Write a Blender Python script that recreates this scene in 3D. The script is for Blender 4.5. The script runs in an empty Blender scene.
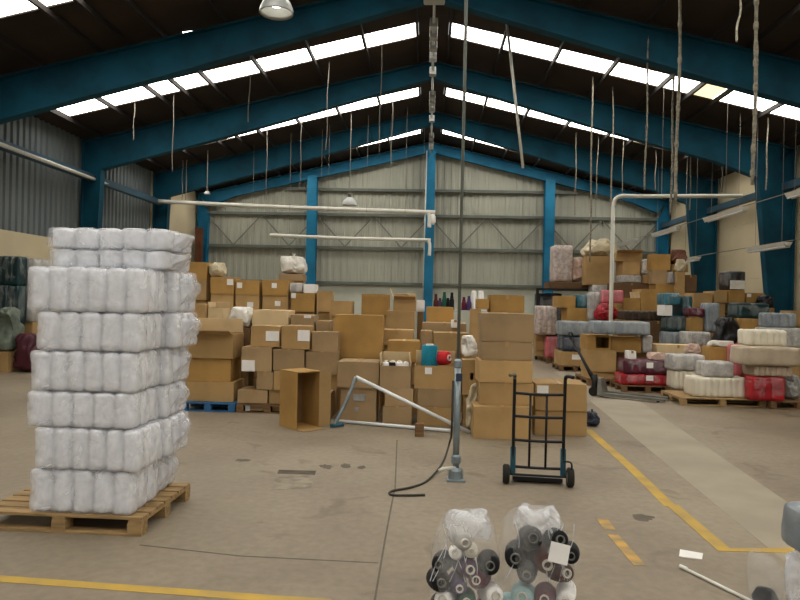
import bpy, bmesh, math, random
from mathutils import Vector, Matrix, noise
random.seed(7)
C = bpy.context.scene.collection
SC = bpy.context.scene
pi = math.pi

# ------------------------------------------------------------------ camera
FPX = 660.0
EYE = 1.8
YAW = math.atan(28/FPX)
ROLL = math.radians(1.2)
RC = Matrix.Rotation(YAW, 3, 'Z') @ Matrix.Rotation(pi/2, 3, 'X') @ Matrix.Rotation(ROLL, 3, 'Z')
cam = bpy.data.cameras.new('camera'); co = bpy.data.objects.new('camera', cam); C.objects.link(co)
co.location = (0, 0, EYE); co.rotation_euler = RC.to_euler()
cam.sensor_width = 36; cam.lens = FPX/800*36; cam.clip_end = 500; cam.clip_start = .05
SC.camera = co

def ray(px, py): return RC @ Vector(((px-400)/FPX, -(py-300)/FPX, -1))
def W(px, py, Y):
    d = ray(px, py); t = Y/d.y
    return t*d.x, EYE + t*d.z
def F(px, py, z=0.0):
    d = ray(px, py); t = (z-EYE)/d.z
    return t*d.x, t*d.y
def P(px, py, Y):
    x, z = W(px, py, Y); return Vector((x, Y, z))

# ------------------------------------------------------------------ materials
def lin(h):
    if isinstance(h, str):
        h = h.lstrip('#'); h = [int(h[i:i+2], 16)/255 for i in (0, 2, 4)]
    return tuple((c/12.92 if c <= .04045 else ((c+.055)/1.055)**2.4) for c in h) + (1,)
MATS = {}
def mat(name, col, rough=.7, metal=0, var=.18, scale=3.0, col2=None, obj_var=0.0, bump=0.0, bscale=30, stretch=None, spec=.4):
    if name in MATS: return MATS[name]
    m = bpy.data.materials.new(name); m.use_nodes = True
    nt = m.node_tree; b = nt.nodes['Principled BSDF']
    b.inputs['Roughness'].default_value = rough; b.inputs['Metallic'].default_value = metal
    b.inputs['Specular IOR Level'].default_value = spec
    tc = nt.nodes.new('ShaderNodeTexCoord'); mp = nt.nodes.new('ShaderNodeMapping')
    if stretch: mp.inputs['Scale'].default_value = stretch
    nt.links.new(tc.outputs['Object'], mp.inputs['Vector'])
    n = nt.nodes.new('ShaderNodeTexNoise'); n.inputs['Scale'].default_value = scale; n.inputs['Detail'].default_value = 5
    nt.links.new(mp.outputs['Vector'], n.inputs['Vector'])
    r = nt.nodes.new('ShaderNodeValToRGB')
    c = lin(col); c2 = lin(col2) if col2 else tuple(x*(1-var*2) for x in c[:3])+(1,)
    r.color_ramp.elements[0].position = .35; r.color_ramp.elements[0].color = c2
    r.color_ramp.elements[1].position = .62; r.color_ramp.elements[1].color = c
    nt.links.new(n.outputs['Fac'], r.inputs['Fac'])
    out = r.outputs['Color']
    if obj_var:
        oi = nt.nodes.new('ShaderNodeObjectInfo')
        mr = nt.nodes.new('ShaderNodeMapRange'); mr.inputs['To Min'].default_value = 1-obj_var; mr.inputs['To Max'].default_value = 1+obj_var*.6
        hs = nt.nodes.new('ShaderNodeHueSaturation')
        nt.links.new(oi.outputs['Random'], mr.inputs['Value']); nt.links.new(mr.outputs['Result'], hs.inputs['Value'])
        nt.links.new(out, hs.inputs['Color']); out = hs.outputs['Color']
    nt.links.new(out, b.inputs['Base Color'])
    if bump:
        n2 = nt.nodes.new('ShaderNodeTexNoise'); n2.inputs['Scale'].default_value = bscale; n2.inputs['Detail'].default_value = 3
        nt.links.new(mp.outputs['Vector'], n2.inputs['Vector'])
        bp = nt.nodes.new('ShaderNodeBump'); bp.inputs['Strength'].default_value = bump; bp.inputs['Distance'].default_value = .02
        nt.links.new(n2.outputs['Fac'], bp.inputs['Height']); nt.links.new(bp.outputs['Normal'], b.inputs['Normal'])
    MATS[name] = m; return m
def emis(name, col, s):
    m = bpy.data.materials.new(name); m.use_nodes = True; nt = m.node_tree
    b = nt.nodes['Principled BSDF']; b.inputs['Base Color'].default_value = lin(col)
    b.inputs['Emission Color'].default_value = lin(col); b.inputs['Emission Strength'].default_value = s
    MATS[name] = m; return m
def film(name, col, alpha, rough=.25, bump=.6, bscale=14, soft=False):
    """plastic film: part clear, part milky and glossy along its creases"""
    m = bpy.data.materials.new(name); m.use_nodes = True; nt = m.node_tree
    b = nt.nodes['Principled BSDF']; out = nt.nodes['Material Output']
    b.inputs['Base Color'].default_value = lin(col); b.inputs['Roughness'].default_value = rough
    tr = nt.nodes.new('ShaderNodeBsdfTransparent'); mx = nt.nodes.new('ShaderNodeMixShader')
    tc = nt.nodes.new('ShaderNodeTexCoord')
    n = nt.nodes.new('ShaderNodeTexNoise'); n.inputs['Scale'].default_value = bscale*.6; n.inputs['Detail'].default_value = 4; n.inputs['Distortion'].default_value = .8
    nt.links.new(tc.outputs['Object'], n.inputs['Vector'])
    mr = nt.nodes.new('ShaderNodeMapRange'); mr.inputs['From Min'].default_value = .3; mr.inputs['From Max'].default_value = .75
    mr.inputs['To Min'].default_value = max(.02, alpha-(.06 if soft else .3)); mr.inputs['To Max'].default_value = min(1, alpha+(.16 if soft else .35))
    nt.links.new(n.outputs['Fac'], mr.inputs['Value']); nt.links.new(mr.outputs['Result'], mx.inputs['Fac'])
    n2 = nt.nodes.new('ShaderNodeTexNoise'); n2.inputs['Scale'].default_value = bscale; n2.inputs['Detail'].default_value = 3; n2.inputs['Distortion'].default_value = 1.2
    nt.links.new(tc.outputs['Object'], n2.inputs['Vector'])
    bp = nt.nodes.new('ShaderNodeBump'); bp.inputs['Strength'].default_value = bump; bp.inputs['Distance'].default_value = .03
    nt.links.new(n2.outputs['Fac'], bp.inputs['Height']); nt.links.new(bp.outputs['Normal'], b.inputs['Normal'])
    nt.links.new(tr.outputs[0], mx.inputs[1]); nt.links.new(b.outputs[0], mx.inputs[2]); nt.links.new(mx.outputs[0], out.inputs['Surface'])
    MATS[name] = m; return m

def concrete():
    m = bpy.data.materials.new('worn_concrete'); m.use_nodes = True; nt = m.node_tree
    b = nt.nodes['Principled BSDF']; b.inputs['Roughness'].default_value = .62; b.inputs['Specular IOR Level'].default_value = .35
    tc = nt.nodes.new('ShaderNodeTexCoord')
    def nz(s, d=6, dist=0.0):
        n = nt.nodes.new('ShaderNodeTexNoise'); n.inputs['Scale'].default_value = s; n.inputs['Detail'].default_value = d; n.inputs['Distortion'].default_value = dist
        nt.links.new(tc.outputs['Object'], n.inputs['Vector']); return n
    def ramp(n, p0, c0, p1, c1):
        r = nt.nodes.new('ShaderNodeValToRGB'); e = r.color_ramp.elements
        e[0].position = p0; e[0].color = c0; e[1].position = p1; e[1].color = c1
        nt.links.new(n.outputs['Fac'], r.inputs['Fac']); return r
    base = ramp(nz(.55, 7, .4), .3, lin('#786c5b'), .7, lin('#928673'))
    st = ramp(nz(1.7, 8, 1.0), .60, (1, 1, 1, 1), .74, (.62, .58, .54, 1))
    fine = ramp(nz(14, 4), .3, (.86, .86, .86, 1), .7, (1.05, 1.05, 1.05, 1))
    def mul(a, c):
        x = nt.nodes.new('ShaderNodeMix'); x.data_type = 'RGBA'; x.blend_type = 'MULTIPLY'; x.inputs[0].default_value = 1
        nt.links.new(a, x.inputs[6]); nt.links.new(c, x.inputs[7]); return x.outputs[2]
    # a darker bay of floor to the right of the pale strip
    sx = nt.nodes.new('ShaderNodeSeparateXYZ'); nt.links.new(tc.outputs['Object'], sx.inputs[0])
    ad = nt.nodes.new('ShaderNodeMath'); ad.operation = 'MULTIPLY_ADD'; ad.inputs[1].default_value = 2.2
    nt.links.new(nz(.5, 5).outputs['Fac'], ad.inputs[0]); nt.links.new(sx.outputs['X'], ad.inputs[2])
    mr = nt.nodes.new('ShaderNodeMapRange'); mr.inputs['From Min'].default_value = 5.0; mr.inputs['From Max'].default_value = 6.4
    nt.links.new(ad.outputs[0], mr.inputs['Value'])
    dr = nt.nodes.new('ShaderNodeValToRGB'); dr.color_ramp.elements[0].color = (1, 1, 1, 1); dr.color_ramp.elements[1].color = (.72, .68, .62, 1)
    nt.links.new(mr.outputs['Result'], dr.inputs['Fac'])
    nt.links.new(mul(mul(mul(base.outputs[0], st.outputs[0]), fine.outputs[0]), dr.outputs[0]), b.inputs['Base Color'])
    MATS['concrete'] = m; return m
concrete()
mat('card_tan', '#b29160', .85, 0, .10, 2.2, obj_var=.16)
mat('card_grey', '#a68b66', .85, 0, .12, 2.2, obj_var=.16)
mat('card_orange', '#b0894c', .85, 0, .12, 2.2, obj_var=.12)
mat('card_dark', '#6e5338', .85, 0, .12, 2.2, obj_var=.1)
mat('card_inside', '#8a6a44', .9, 0, .1, 2)
mat('card_pale', '#d8bf94', .85, 0, .08, 3)
mat('tape', '#a98452', .3, 0, .1, 6)
mat('paper', '#e8e6e2', .7, 0, .03, 8)
mat('print', '#4a4a50', .7, 0, .05, 8)
mat('wood', '#a88a5e', .8, 0, .2, 4, stretch=(1, 8, 8))
mat('wood_brown', '#7a5c3c', .8, 0, .2, 4, stretch=(1, 8, 8))
mat('wood_blue', '#2f6494', .7, 0, .2, 4)
mat('steel_blue', '#1d759b', .6, 0, .15, 1.2, spec=.25)
mat('steel_blue_shaded', '#0c4a5f', .7, 0, .2, 1.2, spec=.2)  # blue steel darkened for the portal frames, shade under the roof painted in
mat('steel_blue_dark', '#3b5768', .5, 0, .2, .8, spec=.4)
mat('rust', '#6b3f28', .8, 0, .2, 2)
mat('roof', '#33271d', .85, 0, .2, .6)
mat('purlin', '#211b17', .8, 0, .1, 1)
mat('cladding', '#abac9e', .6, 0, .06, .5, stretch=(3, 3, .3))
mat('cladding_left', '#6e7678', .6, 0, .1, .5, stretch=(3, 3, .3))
mat('render_cream', '#cdbf9f', .9, 0, .07, .6)
mat('dado', '#c3c6b8', .85, 0, .08, 1)
mat('girt', '#6b7068', .6, 0, .1, 2)
mat('brace', '#7c7e75', .6, 0, .1, 2)
mat('yellow', '#bd9a3c', .75, 0, .14, 3, col2='#a0874e')
mat('yellow_worn', '#c0954a', .8, 0, .2, 7, col2='#8c7c5c')
mat('light_concrete', '#9a907e', .75, 0, .08, 1.5)
mat('patch', '#958b79', .9, 0, .2, 8)
mat('patch_dark', '#5a5144', .9, 0, .2, 8)
mat('joint', '#665d50', .9, 0, .1, 8)
mat('galv', '#8d9aa0', .42, .55, .1, 5)
mat('galv_bright', '#dde1e2', .4, .1, .05, 5)
mat('white_pipe', '#d8d7cd', .5, 0, .05, 3)
mat('rope', '#938d7d', .9, 0, .25, 20)
mat('wire', '#8b857a', .6, .2, .1, 20)
mat('black_metal', '#17171a', .45, .2, .1, 8)
mat('teal_metal', '#24596a', .5, .1, .15, 8)
mat('rubber', '#26241f', .9, 0, .15, 8)
mat('hub', '#7a715f', .7, .1, .1, 8)
mat('cable', '#3b3832', .7, 0, .1, 8)
mat('roll_white', '#f0f2f7', .75, 0, .03, 5)
mat('roll_cream', '#ded7c4', .8, 0, .05, 5, obj_var=.06)
mat('yarn_black', '#141318', .9, 0, .2, 40)
mat('yarn_brown', '#4d1d16', .9, 0, .15, 40)
mat('yarn_maroon', '#5b1230', .9, 0, .15, 40)
mat('yarn_purple', '#4b3a66', .9, 0, .15, 40)
mat('yarn_lightblue', '#a5c4c6', .9, 0, .08, 40)
mat('yarn_teal', '#0f7b93', .85, 0, .08, 40)
mat('yarn_red', '#c8242c', .85, 0, .12, 20)
mat('yarn_white', '#efedea', .9, 0, .04, 40)
mat('yarn_green', '#1c5540', .9, 0, .12, 40)
mat('yarn_plum', '#4d3550', .9, 0, .12, 40)
mat('core', '#cfc9bb', .7, 0, .05, 8)
mat('bundle_red', '#b3202c', .45, 0, .2, 6)
mat('bundle_maroon', '#5d1c30', .45, 0, .2, 6)
mat('bundle_pink', '#cf6a72', .5, 0, .15, 6)
mat('bundle_navy', '#2d3a4e', .4, 0, .25, 6)
mat('bundle_grey', '#8f979c', .35, 0, .3, 3, col2='#6f7982')
mat('bundle_palegrey', '#bab7b2', .4, 0, .16, 7)
mat('bundle_pinkwhite', '#cbbcb4', .45, 0, .14, 8, col2='#a08f88')
mat('bundle_beige', '#bbab95', .55, 0, .1, 5)
mat('bundle_teal', '#17505a', .45, 0, .2, 6)
mat('bundle_darkgreen', '#163a3c', .5, 0, .25, 5)
mat('bundle_bluegreen', '#2d6f80', .45, 0, .2, 6)
mat('bundle_black', '#17161a', .4, 0, .2, 6)
mat('bundle_brown', '#43362b', .6, 0, .2, 6)
mat('sack_white', '#dcd9d0', .5, 0, .08, 6, bump=.4, bscale=12)
mat('sack_cream', '#c9bd9f', .6, 0, .1, 6, bump=.4, bscale=12)
mat('sack_maroon', '#4c1526', .5, 0, .2, 6, bump=.4, bscale=12)
mat('sack_greygreen', '#6f7a6e', .5, 0, .2, 6, bump=.4, bscale=12)
mat('sack_red', '#a81c2a', .4, 0, .25, 8, bump=.4, bscale=12)
mat('sack_navy', '#202c40', .5, 0, .2, 8, bump=.4, bscale=12)
mat('sack_pink', '#cdb0a0', .5, 0, .12, 6, bump=.4, bscale=12)
mat('sack_grey', '#a7a7a4', .4, 0, .2, 6, bump=.4, bscale=12)
mat('sack_black', '#19181b', .4, 0, .2, 6, bump=.4, bscale=12)
mat('sack_brown', '#6b3f2a', .6, 0, .2, 6, bump=.4, bscale=12)
mat('enamel', '#b9bcba', .4, .2, .05, 6)
mat('jack_grey', '#6d6d66', .5, .2, .15, 6)
mat('jack_black', '#1d1c1c', .6, .1, .15, 6)
film('wrap', '#eceef4', .42, .2, .5, 9)
film('wrap_thin', '#dfe2e4', .10, .25, .35, 9, soft=True)
film('wrap_haze', '#e4e4e2', .11, .22, .6, 10, soft=True)
SKY = emis('skylight', '#fffaf0', 15.0)
SKY2 = emis('skylight_yellowed', '#f7e9bb', 2.2)
BULB = emis('bulb', '#fff8e8', 12.0)

# ------------------------------------------------------------------ mesh helpers
def link(name, bm_or_me, m=None, parent=None, smooth=False):
    if isinstance(bm_or_me, bmesh.types.BMesh):
        me = bpy.data.meshes.new(name); bm_or_me.to_mesh(me); bm_or_me.free()
    else: me = bm_or_me
    if m is not None:
        me.materials.clear()
        for x in (m if isinstance(m, (list, tuple)) else [m]): me.materials.append(MATS[x] if isinstance(x, str) else x)
    if smooth:
        me.polygons.foreach_set('use_smooth', [True]*len(me.polygons))
    o = bpy.data.objects.new(name, me); C.objects.link(o)
    if parent: o.parent = parent
    return o
def tag(o, label, cat, group=None, kind=None):
    o['label'] = label; o['category'] = cat
    if group: o['group'] = group
    if kind: o['kind'] = kind
    return o
def thing(name, label, cat, loc=(0, 0, 0), rz=0, group=None):
    o = bpy.data.objects.new(name, None); C.objects.link(o); o.location = loc; o.rotation_euler = (0, 0, rz)
    o.empty_display_size = .1
    return tag(o, label, cat, group)
def struct(name, bm, m, label=None, parent=None, smooth=False):
    o = link(name, bm, m, parent, smooth)
    if parent is None: o['kind'] = 'structure'
    if label: o['label'] = label
    return o
def bx(bm, x0, x1, y0, y1, z0, z1, bev=0, mi=0):
    v = [bm.verts.new(p) for p in ((x0,y0,z0),(x1,y0,z0),(x1,y1,z0),(x0,y1,z0),(x0,y0,z1),(x1,y0,z1),(x1,y1,z1),(x0,y1,z1))]
    fs = [bm.faces.new([v[i] for i in f]) for f in ((3,2,1,0),(4,5,6,7),(0,1,5,4),(1,2,6,5),(2,3,7,6),(3,0,4,7))]
    for f in fs: f.material_index = mi
    if bev:
        es = list({e for f in fs for e in f.edges})
        bmesh.ops.bevel(bm, geom=es, offset=bev, segments=2, affect='EDGES', profile=.6)
    return v
def hexa(bm, pts):
    """8 points: bottom ring of 4 then top ring of 4"""
    v = [bm.verts.new(p) for p in pts]
    for f in ((3,2,1,0),(4,5,6,7),(0,1,5,4),(1,2,6,5),(2,3,7,6),(3,0,4,7)): bm.faces.new([v[i] for i in f])
def tube(bm, pts, r, n=8, cap=True):
    pts = [Vector(p) for p in pts]; rs = r if isinstance(r, (list, tuple)) else [r]*len(pts)
    rings = []; up = None
    for i, p in enumerate(pts):
        a = pts[max(i-1, 0)]; b = pts[min(i+1, len(pts)-1)]; t = (b-a).normalized()
        if up is None or abs(up.dot(t)) > .95: up = Vector((0, 0, 1)) if abs(t.z) < .9 else Vector((1, 0, 0))
        u = t.cross(up).normalized(); w = u.cross(t).normalized(); up = w
        rings.append([bm.verts.new(p + rs[i]*(math.cos(2*pi*k/n)*u + math.sin(2*pi*k/n)*w)) for k in range(n)])
    for a, b in zip(rings, rings[1:]):
        for k in range(n): bm.faces.new((a[k], a[(k+1) % n], b[(k+1) % n], b[k]))
    if cap: bm.faces.new(rings[0][::-1]); bm.faces.new(rings[-1])
def lathe(bm, prof, n=20, cx=0, cy=0, cz=0, M=None, cap=True):
    rings = []
    for r, z in prof:
        ring = []
        for k in range(n):
            p = Vector((r*math.cos(2*pi*k/n), r*math.sin(2*pi*k/n), z))
            if M is not None: p = M @ p
            ring.append(bm.verts.new(p + Vector((cx, cy, cz))))
        rings.append(ring)
    for a, b in zip(rings, rings[1:]):
        for k in range(n): bm.faces.new((a[k], a[(k+1) % n], b[(k+1) % n], b[k]))
    if cap:
        bm.faces.new(rings[0][::-1]); bm.faces.new(rings[-1])
def bez(pts, n=8):
    """catmull-rom through points"""
    pts = [Vector(p) for p in pts]; out = []
    for i in range(len(pts)-1):
        p0 = pts[max(i-1, 0)]; p1 = pts[i]; p2 = pts[i+1]; p3 = pts[min(i+2, len(pts)-1)]
        for k in range(n):
            t = k/n
            out.append(.5*((2*p1)+(p2-p0)*t+(2*p0-5*p1+4*p2-p3)*t*t+(3*p1-p0-3*p2+p3)*t**3))
    out.append(pts[-1]); return out
def gridbox(bm, hx, hy, hz, nx, ny, nz, fn):
    """surface grid of a box centred on the origin (half sizes), every point mapped by fn"""
    cache = {}
    def V(i, j, k):
        key = (i, j, k)
        if key not in cache: cache[key] = bm.verts.new(fn(Vector((hx*(2*i/nx-1), hy*(2*j/ny-1), hz*(2*k/nz-1)))))
        return cache[key]
    for i in range(nx):
        for j in range(ny):
            bm.faces.new((V(i,j,0), V(i,j+1,0), V(i+1,j+1,0), V(i+1,j,0)))
            bm.faces.new((V(i,j,nz), V(i+1,j,nz), V(i+1,j+1,nz), V(i,j+1,nz)))
    for i in range(nx):
        for k in range(nz):
            bm.faces.new((V(i,0,k), V(i+1,0,k), V(i+1,0,k+1), V(i,0,k+1)))
            bm.faces.new((V(i,ny,k), V(i,ny,k+1), V(i+1,ny,k+1), V(i+1,ny,k)))
    for j in range(ny):
        for k in range(nz):
            bm.faces.new((V(0,j,k), V(0,j,k+1), V(0,j+1,k+1), V(0,j+1,k)))
            bm.faces.new((V(nx,j,k), V(nx,j+1,k), V(nx,j+1,k+1), V(nx,j,k+1)))
def rounder(hx, hy, hz, r):
    r = min(r, hx*.95, hy*.95, hz*.95)
    def f(p):
        q = Vector((max(-hx+r, min(hx-r, p.x)), max(-hy+r, min(hy-r, p.y)), max(-hz+r, min(hz-r, p.z))))
        d = p-q
        return q + d.normalized()*r if d.length > 1e-6 else p
    return f

# ------------------------------------------------------------------ building shell
HW = 10.3; Y0 = -7.0; Y1 = 29.0; RZ = 8.8; SL = .235
def roofz(x): return RZ - SL*abs(x)
FR = [-6.2, -1, 4, 9, 14, 19, 24, 28.7]

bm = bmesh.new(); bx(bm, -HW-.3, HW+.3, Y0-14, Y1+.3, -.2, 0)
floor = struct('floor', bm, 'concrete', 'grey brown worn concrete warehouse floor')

def floor_poly(name, pts, m, z=.003, label=None):
    b = bmesh.new(); lo = [b.verts.new((x, y, .0005)) for x, y in pts]; hi = [b.verts.new((x, y, z)) for x, y in pts]
    if sum(pts[i][0]*pts[(i+1) % len(pts)][1]-pts[(i+1) % len(pts)][0]*pts[i][1] for i in range(len(pts))) < 0: lo.reverse(); hi.reverse()
    b.faces.new(hi); n = len(pts)
    for i in range(n): b.faces.new((lo[i], lo[(i+1) % n], hi[(i+1) % n], hi[i]))
    o = link(name, b, m, floor)
    if label: o['label'] = label
    return o
def strip(name, pix, w, m, z=.003, label=None, wob=0.0):
    c = [Vector(F(*p)) for p in pix]
    L = []; R = []
    for i, p in enumerate(c):
        t = (c[min(i+1, len(c)-1)]-c[max(i-1, 0)]).normalized(); n = Vector((-t.y, t.x))
        if 0 < i < len(c)-1:
            t1 = (c[i]-c[i-1]).normalized(); n1 = Vector((-t1.y, t1.x)); k = w/2/max(.5, n.dot(n1))
        else: k = w/2
        L.append(p+n*k); R.append(p-n*k)
    return floor_poly(name, [tuple(p) for p in L]+[tuple(p) for p in reversed(R)], m, z, label)
strip('painted_line', [(588, 430), (631, 468), (671, 507)], .11, 'yellow', label='yellow aisle line running back toward the boxes')
strip('painted_line', [(672, 505), (724, 550), (800, 551)], .11, 'yellow', z=.004, label='yellow aisle line with a corner')
strip('painted_line', [(-60, 572), (0, 579), (330, 603)], .085, 'yellow', label='yellow line across the foreground')
for a, b_, w in (((602, 519), (610, 530), .09), ((613, 535), (640, 566), .085)):
    strip('painted_line', [a, b_], w, 'yellow_worn', label='worn orange yellow paint dash')
floor_poly('concrete_strip', [F(555, 372), F(597, 372), F(850, 545), F(790, 566)], 'light_concrete', .0015, 'paler concrete strip')
floor_poly('floor_patch', [F(277, 471), F(314, 472), F(312, 488), (F(272, 490))], 'patch', .002, 'pale repaired patch')
floor_poly('floor_patch', [F(279, 470), F(316, 471), F(315, 475), (F(277, 474))], 'patch_dark', .0025, 'dark edge of the repaired patch')
for q in ([(316,465),(330,464),(337,468),(322,470)], [(338,464),(350,463),(353,467),(342,469)], [(356,466),(366,465),(367,469),(357,470)], [(233,459),(250,458),(253,462),(236,462)], [(628,513),(652,514),(658,522),(634,521)]):
    ps = [Vector(F(*p)) for p in q]; cc = sum(ps, Vector((0, 0)))/4; ux = (ps[1]-ps[0])*.5; uy = (ps[3]-ps[0])*.5
    rr = random.Random(q[0][0]); floor_poly('stain', [tuple(cc+(ux*math.cos(t*2*pi/18)+uy*math.sin(t*2*pi/18))*rr.uniform(.6, 1.05)) for t in range(18)], 'joint', .0018, 'dark stain')
strip('expansion_joint', [(394, 492), (385, 540), (374, 605)], .014, 'joint', z=.0015)
strip('expansion_joint', [(140, 545), (240, 556), (378, 563)], .014, 'joint', z=.0015)
strip('expansion_joint', [(397, 440), (395, 492)], .014, 'joint', z=.0015)

def corrugated(bm, axis, a0, a1, fixed, z0, zfn, pitch=.22, depth=.04, sgn=1):
    """vertical ribbed sheet along axis ('x' or 'y') at the fixed other coordinate"""
    n = int((a1-a0)/pitch); prev = None
    for i in range(n):
        b = a0+i*pitch
        for da, dd in ((0, 0), (.3, 0), (.42, 1), (.78, 1), (.9, 0)):
            a = min(a1, b+da*pitch); d = fixed+sgn*dd*depth
            zt = zfn(a)
            cur = [bm.verts.new((a, d, z) if axis == 'x' else (d, a, z)) for z in (z0, zt)]
            if prev: bm.faces.new((prev[0], cur[0], cur[1], prev[1]))
            prev = cur
    cur = [bm.verts.new((a1, fixed, z) if axis == 'x' else (fixed, a1, z)) for z in (z0, zfn(a1))]
    bm.faces.new((prev[0], cur[0], cur[1], prev[1]))

# left wall: cream masonry below, grey ribbed cladding above, last bay cream to the eaves
bm = bmesh.new(); bx(bm, -HW-.25, -HW, Y0, Y1, 0, 3.3); bx(bm, -HW-.25, -HW, 24, Y1, 3.3, roofz(HW)+.02)
bx(bm, -HW-.25, -HW-.1, Y0, 24, 3.3, roofz(HW)+.02)
wl = struct('wall_left', bm, 'render_cream')
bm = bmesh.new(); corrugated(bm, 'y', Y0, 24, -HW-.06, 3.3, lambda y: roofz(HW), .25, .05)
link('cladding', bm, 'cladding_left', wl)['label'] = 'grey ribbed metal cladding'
bm = bmesh.new()
for z in (.9, 1.8, 2.7): bx(bm, -HW, -HW+.006, Y0, Y1, z, z+.03)
link('block_joint', bm, 'sack_cream', wl)
bm = bmesh.new(); bx(bm, HW, HW+.25, Y0, Y1, 0, roofz(HW)+.02)
wr = struct('wall_right', bm, 'render_cream')
bm = bmesh.new()
for z in (.9, 1.8, 2.7, 3.6, 4.5): bx(bm, HW-.006, HW, Y0, Y1, z, z+.03)
link('block_joint', bm, 'sack_cream', wr)
# back wall
bm = bmesh.new(); bx(bm, -HW-.25, HW+.25, Y1, Y1+.25, 0, 2.5)
wb = struct('wall_back', bm, 'dado')
bm = bmesh.new(); corrugated(bm, 'x', -HW, HW, Y1+.06, 2.5, lambda x: roofz(x), .3, .03, -1)
link('cladding', bm, 'cladding', wb)['label'] = 'pale grey green ribbed metal cladding'
bm = bmesh.new()
for z in (2.5, 4.05, 5.5, 6.6):
    hw = min(HW-.1, (RZ-.7-z)/SL)
    bx(bm, -hw, hw, Y1-.16, Y1-.02, z-.06, z+.06)
struct('trim_girts', bm, 'girt', 'grey horizontal girts across the back wall')
bm = bmesh.new()
xs = [-9.9+i*1.24 for i in range(17)]
for i, (a, b_) in enumerate(zip(xs, xs[1:])):
    za, zb = (4.1, 5.45) if i % 2 else (5.45, 4.1)
    tube(bm, [(a, Y1-.1, za), (b_, Y1-.1, zb)], .028, 5)
struct('trim_bracing', bm, 'brace', 'zigzag wind bracing between the girts of the back wall')
# front wall behind the camera, with a wide open doorway
bm = bmesh.new()
bx(bm, -HW-.25, -6.5, Y0-.25, Y0, 0, roofz(HW)); bx(bm, 6.5, HW+.25, Y0-.25, Y0, 0, roofz(HW))
for i in range(20):
    a = -HW+i*HW/10; b_ = a+HW/10; lo = 5.6 if -6.6 < (a+b_)/2 < 6.6 else roofz(HW)
    hexa(bm, [(a,Y0-.25,lo),(b_,Y0-.25,lo),(b_,Y0,lo),(a,Y0,lo),(a,Y0-.25,roofz(a)),(b_,Y0-.25,roofz(b_)),(b_,Y0,roofz(b_)),(a,Y0,roofz(a))])
struct('wall_front', bm, 'render_cream')

# roof with skylight slots
SKYB = [(-3.65, -2.6)] + [(y+2.4-.3*(y == 9), y+3.3-.3*(y == 9)) for y in (-1, 4, 9, 14, 19, 24)]
bm = bmesh.new()
def slab(x0, x1, y0, y1, t=.06):
    z = roofz
    hexa(bm, [(x0,y0,z(x0)),(x1,y0,z(x1)),(x1,y1,z(x1)),(x0,y1,z(x0)),(x0,y0,z(x0)+t),(x1,y0,z(x1)+t),(x1,y1,z(x1)+t),(x0,y1,z(x0)+t)])
XI, XO = .38, 9.75
for s in (-1, 1):
    def sl(a, b, y0, y1): slab(min(s*a, s*b), max(s*a, s*b), y0, y1)
    sl(0, XI, Y0-.25, Y1+.25); sl(XO, HW+.4, Y0-.25, Y1+.25)
    ys = [Y0-.25]
    for a, b_ in SKYB: ys += [a, b_]
    ys.append(Y1+.25)
    for a, b_ in zip(ys[::2], ys[1::2]): sl(XI, XO, a, b_)
struct('ceiling', bm, 'roof', 'dark brown sheeted underside of the pitched roof')
XP = [.42, 1.75, 3.1, 4.45, 5.8, 6.55, 7.2, 8.45, 9.7]
wn = 0
for (a, b_) in SKYB:
    for s in (-1, 1):
        wn += 1; root = None
        for i, (x0, x1) in enumerate(zip(XP, XP[1:])):
            xa, xb = sorted((s*x0, s*x1)); bm = bmesh.new(); z = lambda x: roofz(x)+.03
            hexa(bm, [(xa,a,z(xa)),(xb,a,z(xb)),(xb,b_,z(xb)),(xa,b_,z(xa)),(xa,a,z(xa)+.015),(xb,a,z(xb)+.015),(xb,b_,z(xb)+.015),(xa,b_,z(xa)+.015)])
            yel = (i == 5 and a > 10) and (s == 1 or a > 22)
            if root is None: root = struct('window_%d' % wn, bm, SKY, 'strip of translucent skylight sheets in the roof')
            else:
                o = link('pane', bm, SKY2 if yel else SKY, root)
                if yel: o['label'] = 'yellowed pane'
# purlins run the length of the roof
bm = bmesh.new()
for s in (-1, 1):
    for x in XP[0:]:
        xx = s*x; z = roofz(xx); bx(bm, xx-.032, xx+.032, Y0, Y1, z-.12, z-.005)
struct('trim_purlins', bm, 'purlin', 'dark purlins under the roof sheets')

# portal frames
def ibeam_path(bm, pts_in, pts_out, y, w=.26, tf=.03, tw=.02):
    """web between inner and outer polyline plus flanges"""
    for i in range(len(pts_in)-1):
        a, b = pts_in[i], pts_in[i+1]; c, d = pts_out[i+1], pts_out[i]
        hexa(bm, [(a[0],y-tw/2,a[1]),(b[0],y-tw/2,b[1]),(b[0],y+tw/2,b[1]),(a[0],y+tw/2,a[1]),(d[0],y-tw/2,d[1]),(c[0],y-tw/2,c[1]),(c[0],y+tw/2,c[1]),(d[0],y+tw/2,d[1])])
        for (p, q) in ((a, b), (d, c)):
            v = Vector((q[0]-p[0], q[1]-p[1])); n = Vector((-v.y, v.x)).normalized()*tf/2
            hexa(bm, [(p[0]-n.x,y-w/2,p[1]-n.y),(q[0]-n.x,y-w/2,q[1]-n.y),(q[0]-n.x,y+w/2,q[1]-n.y),(p[0]-n.x,y+w/2,p[1]-n.y),
                      (p[0]+n.x,y-w/2,p[1]+n.y),(q[0]+n.x,y-w/2,q[1]+n.y),(q[0]+n.x,y+w/2,q[1]+n.y),(p[0]+n.x,y+w/2,p[1]+n.y)])
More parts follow.
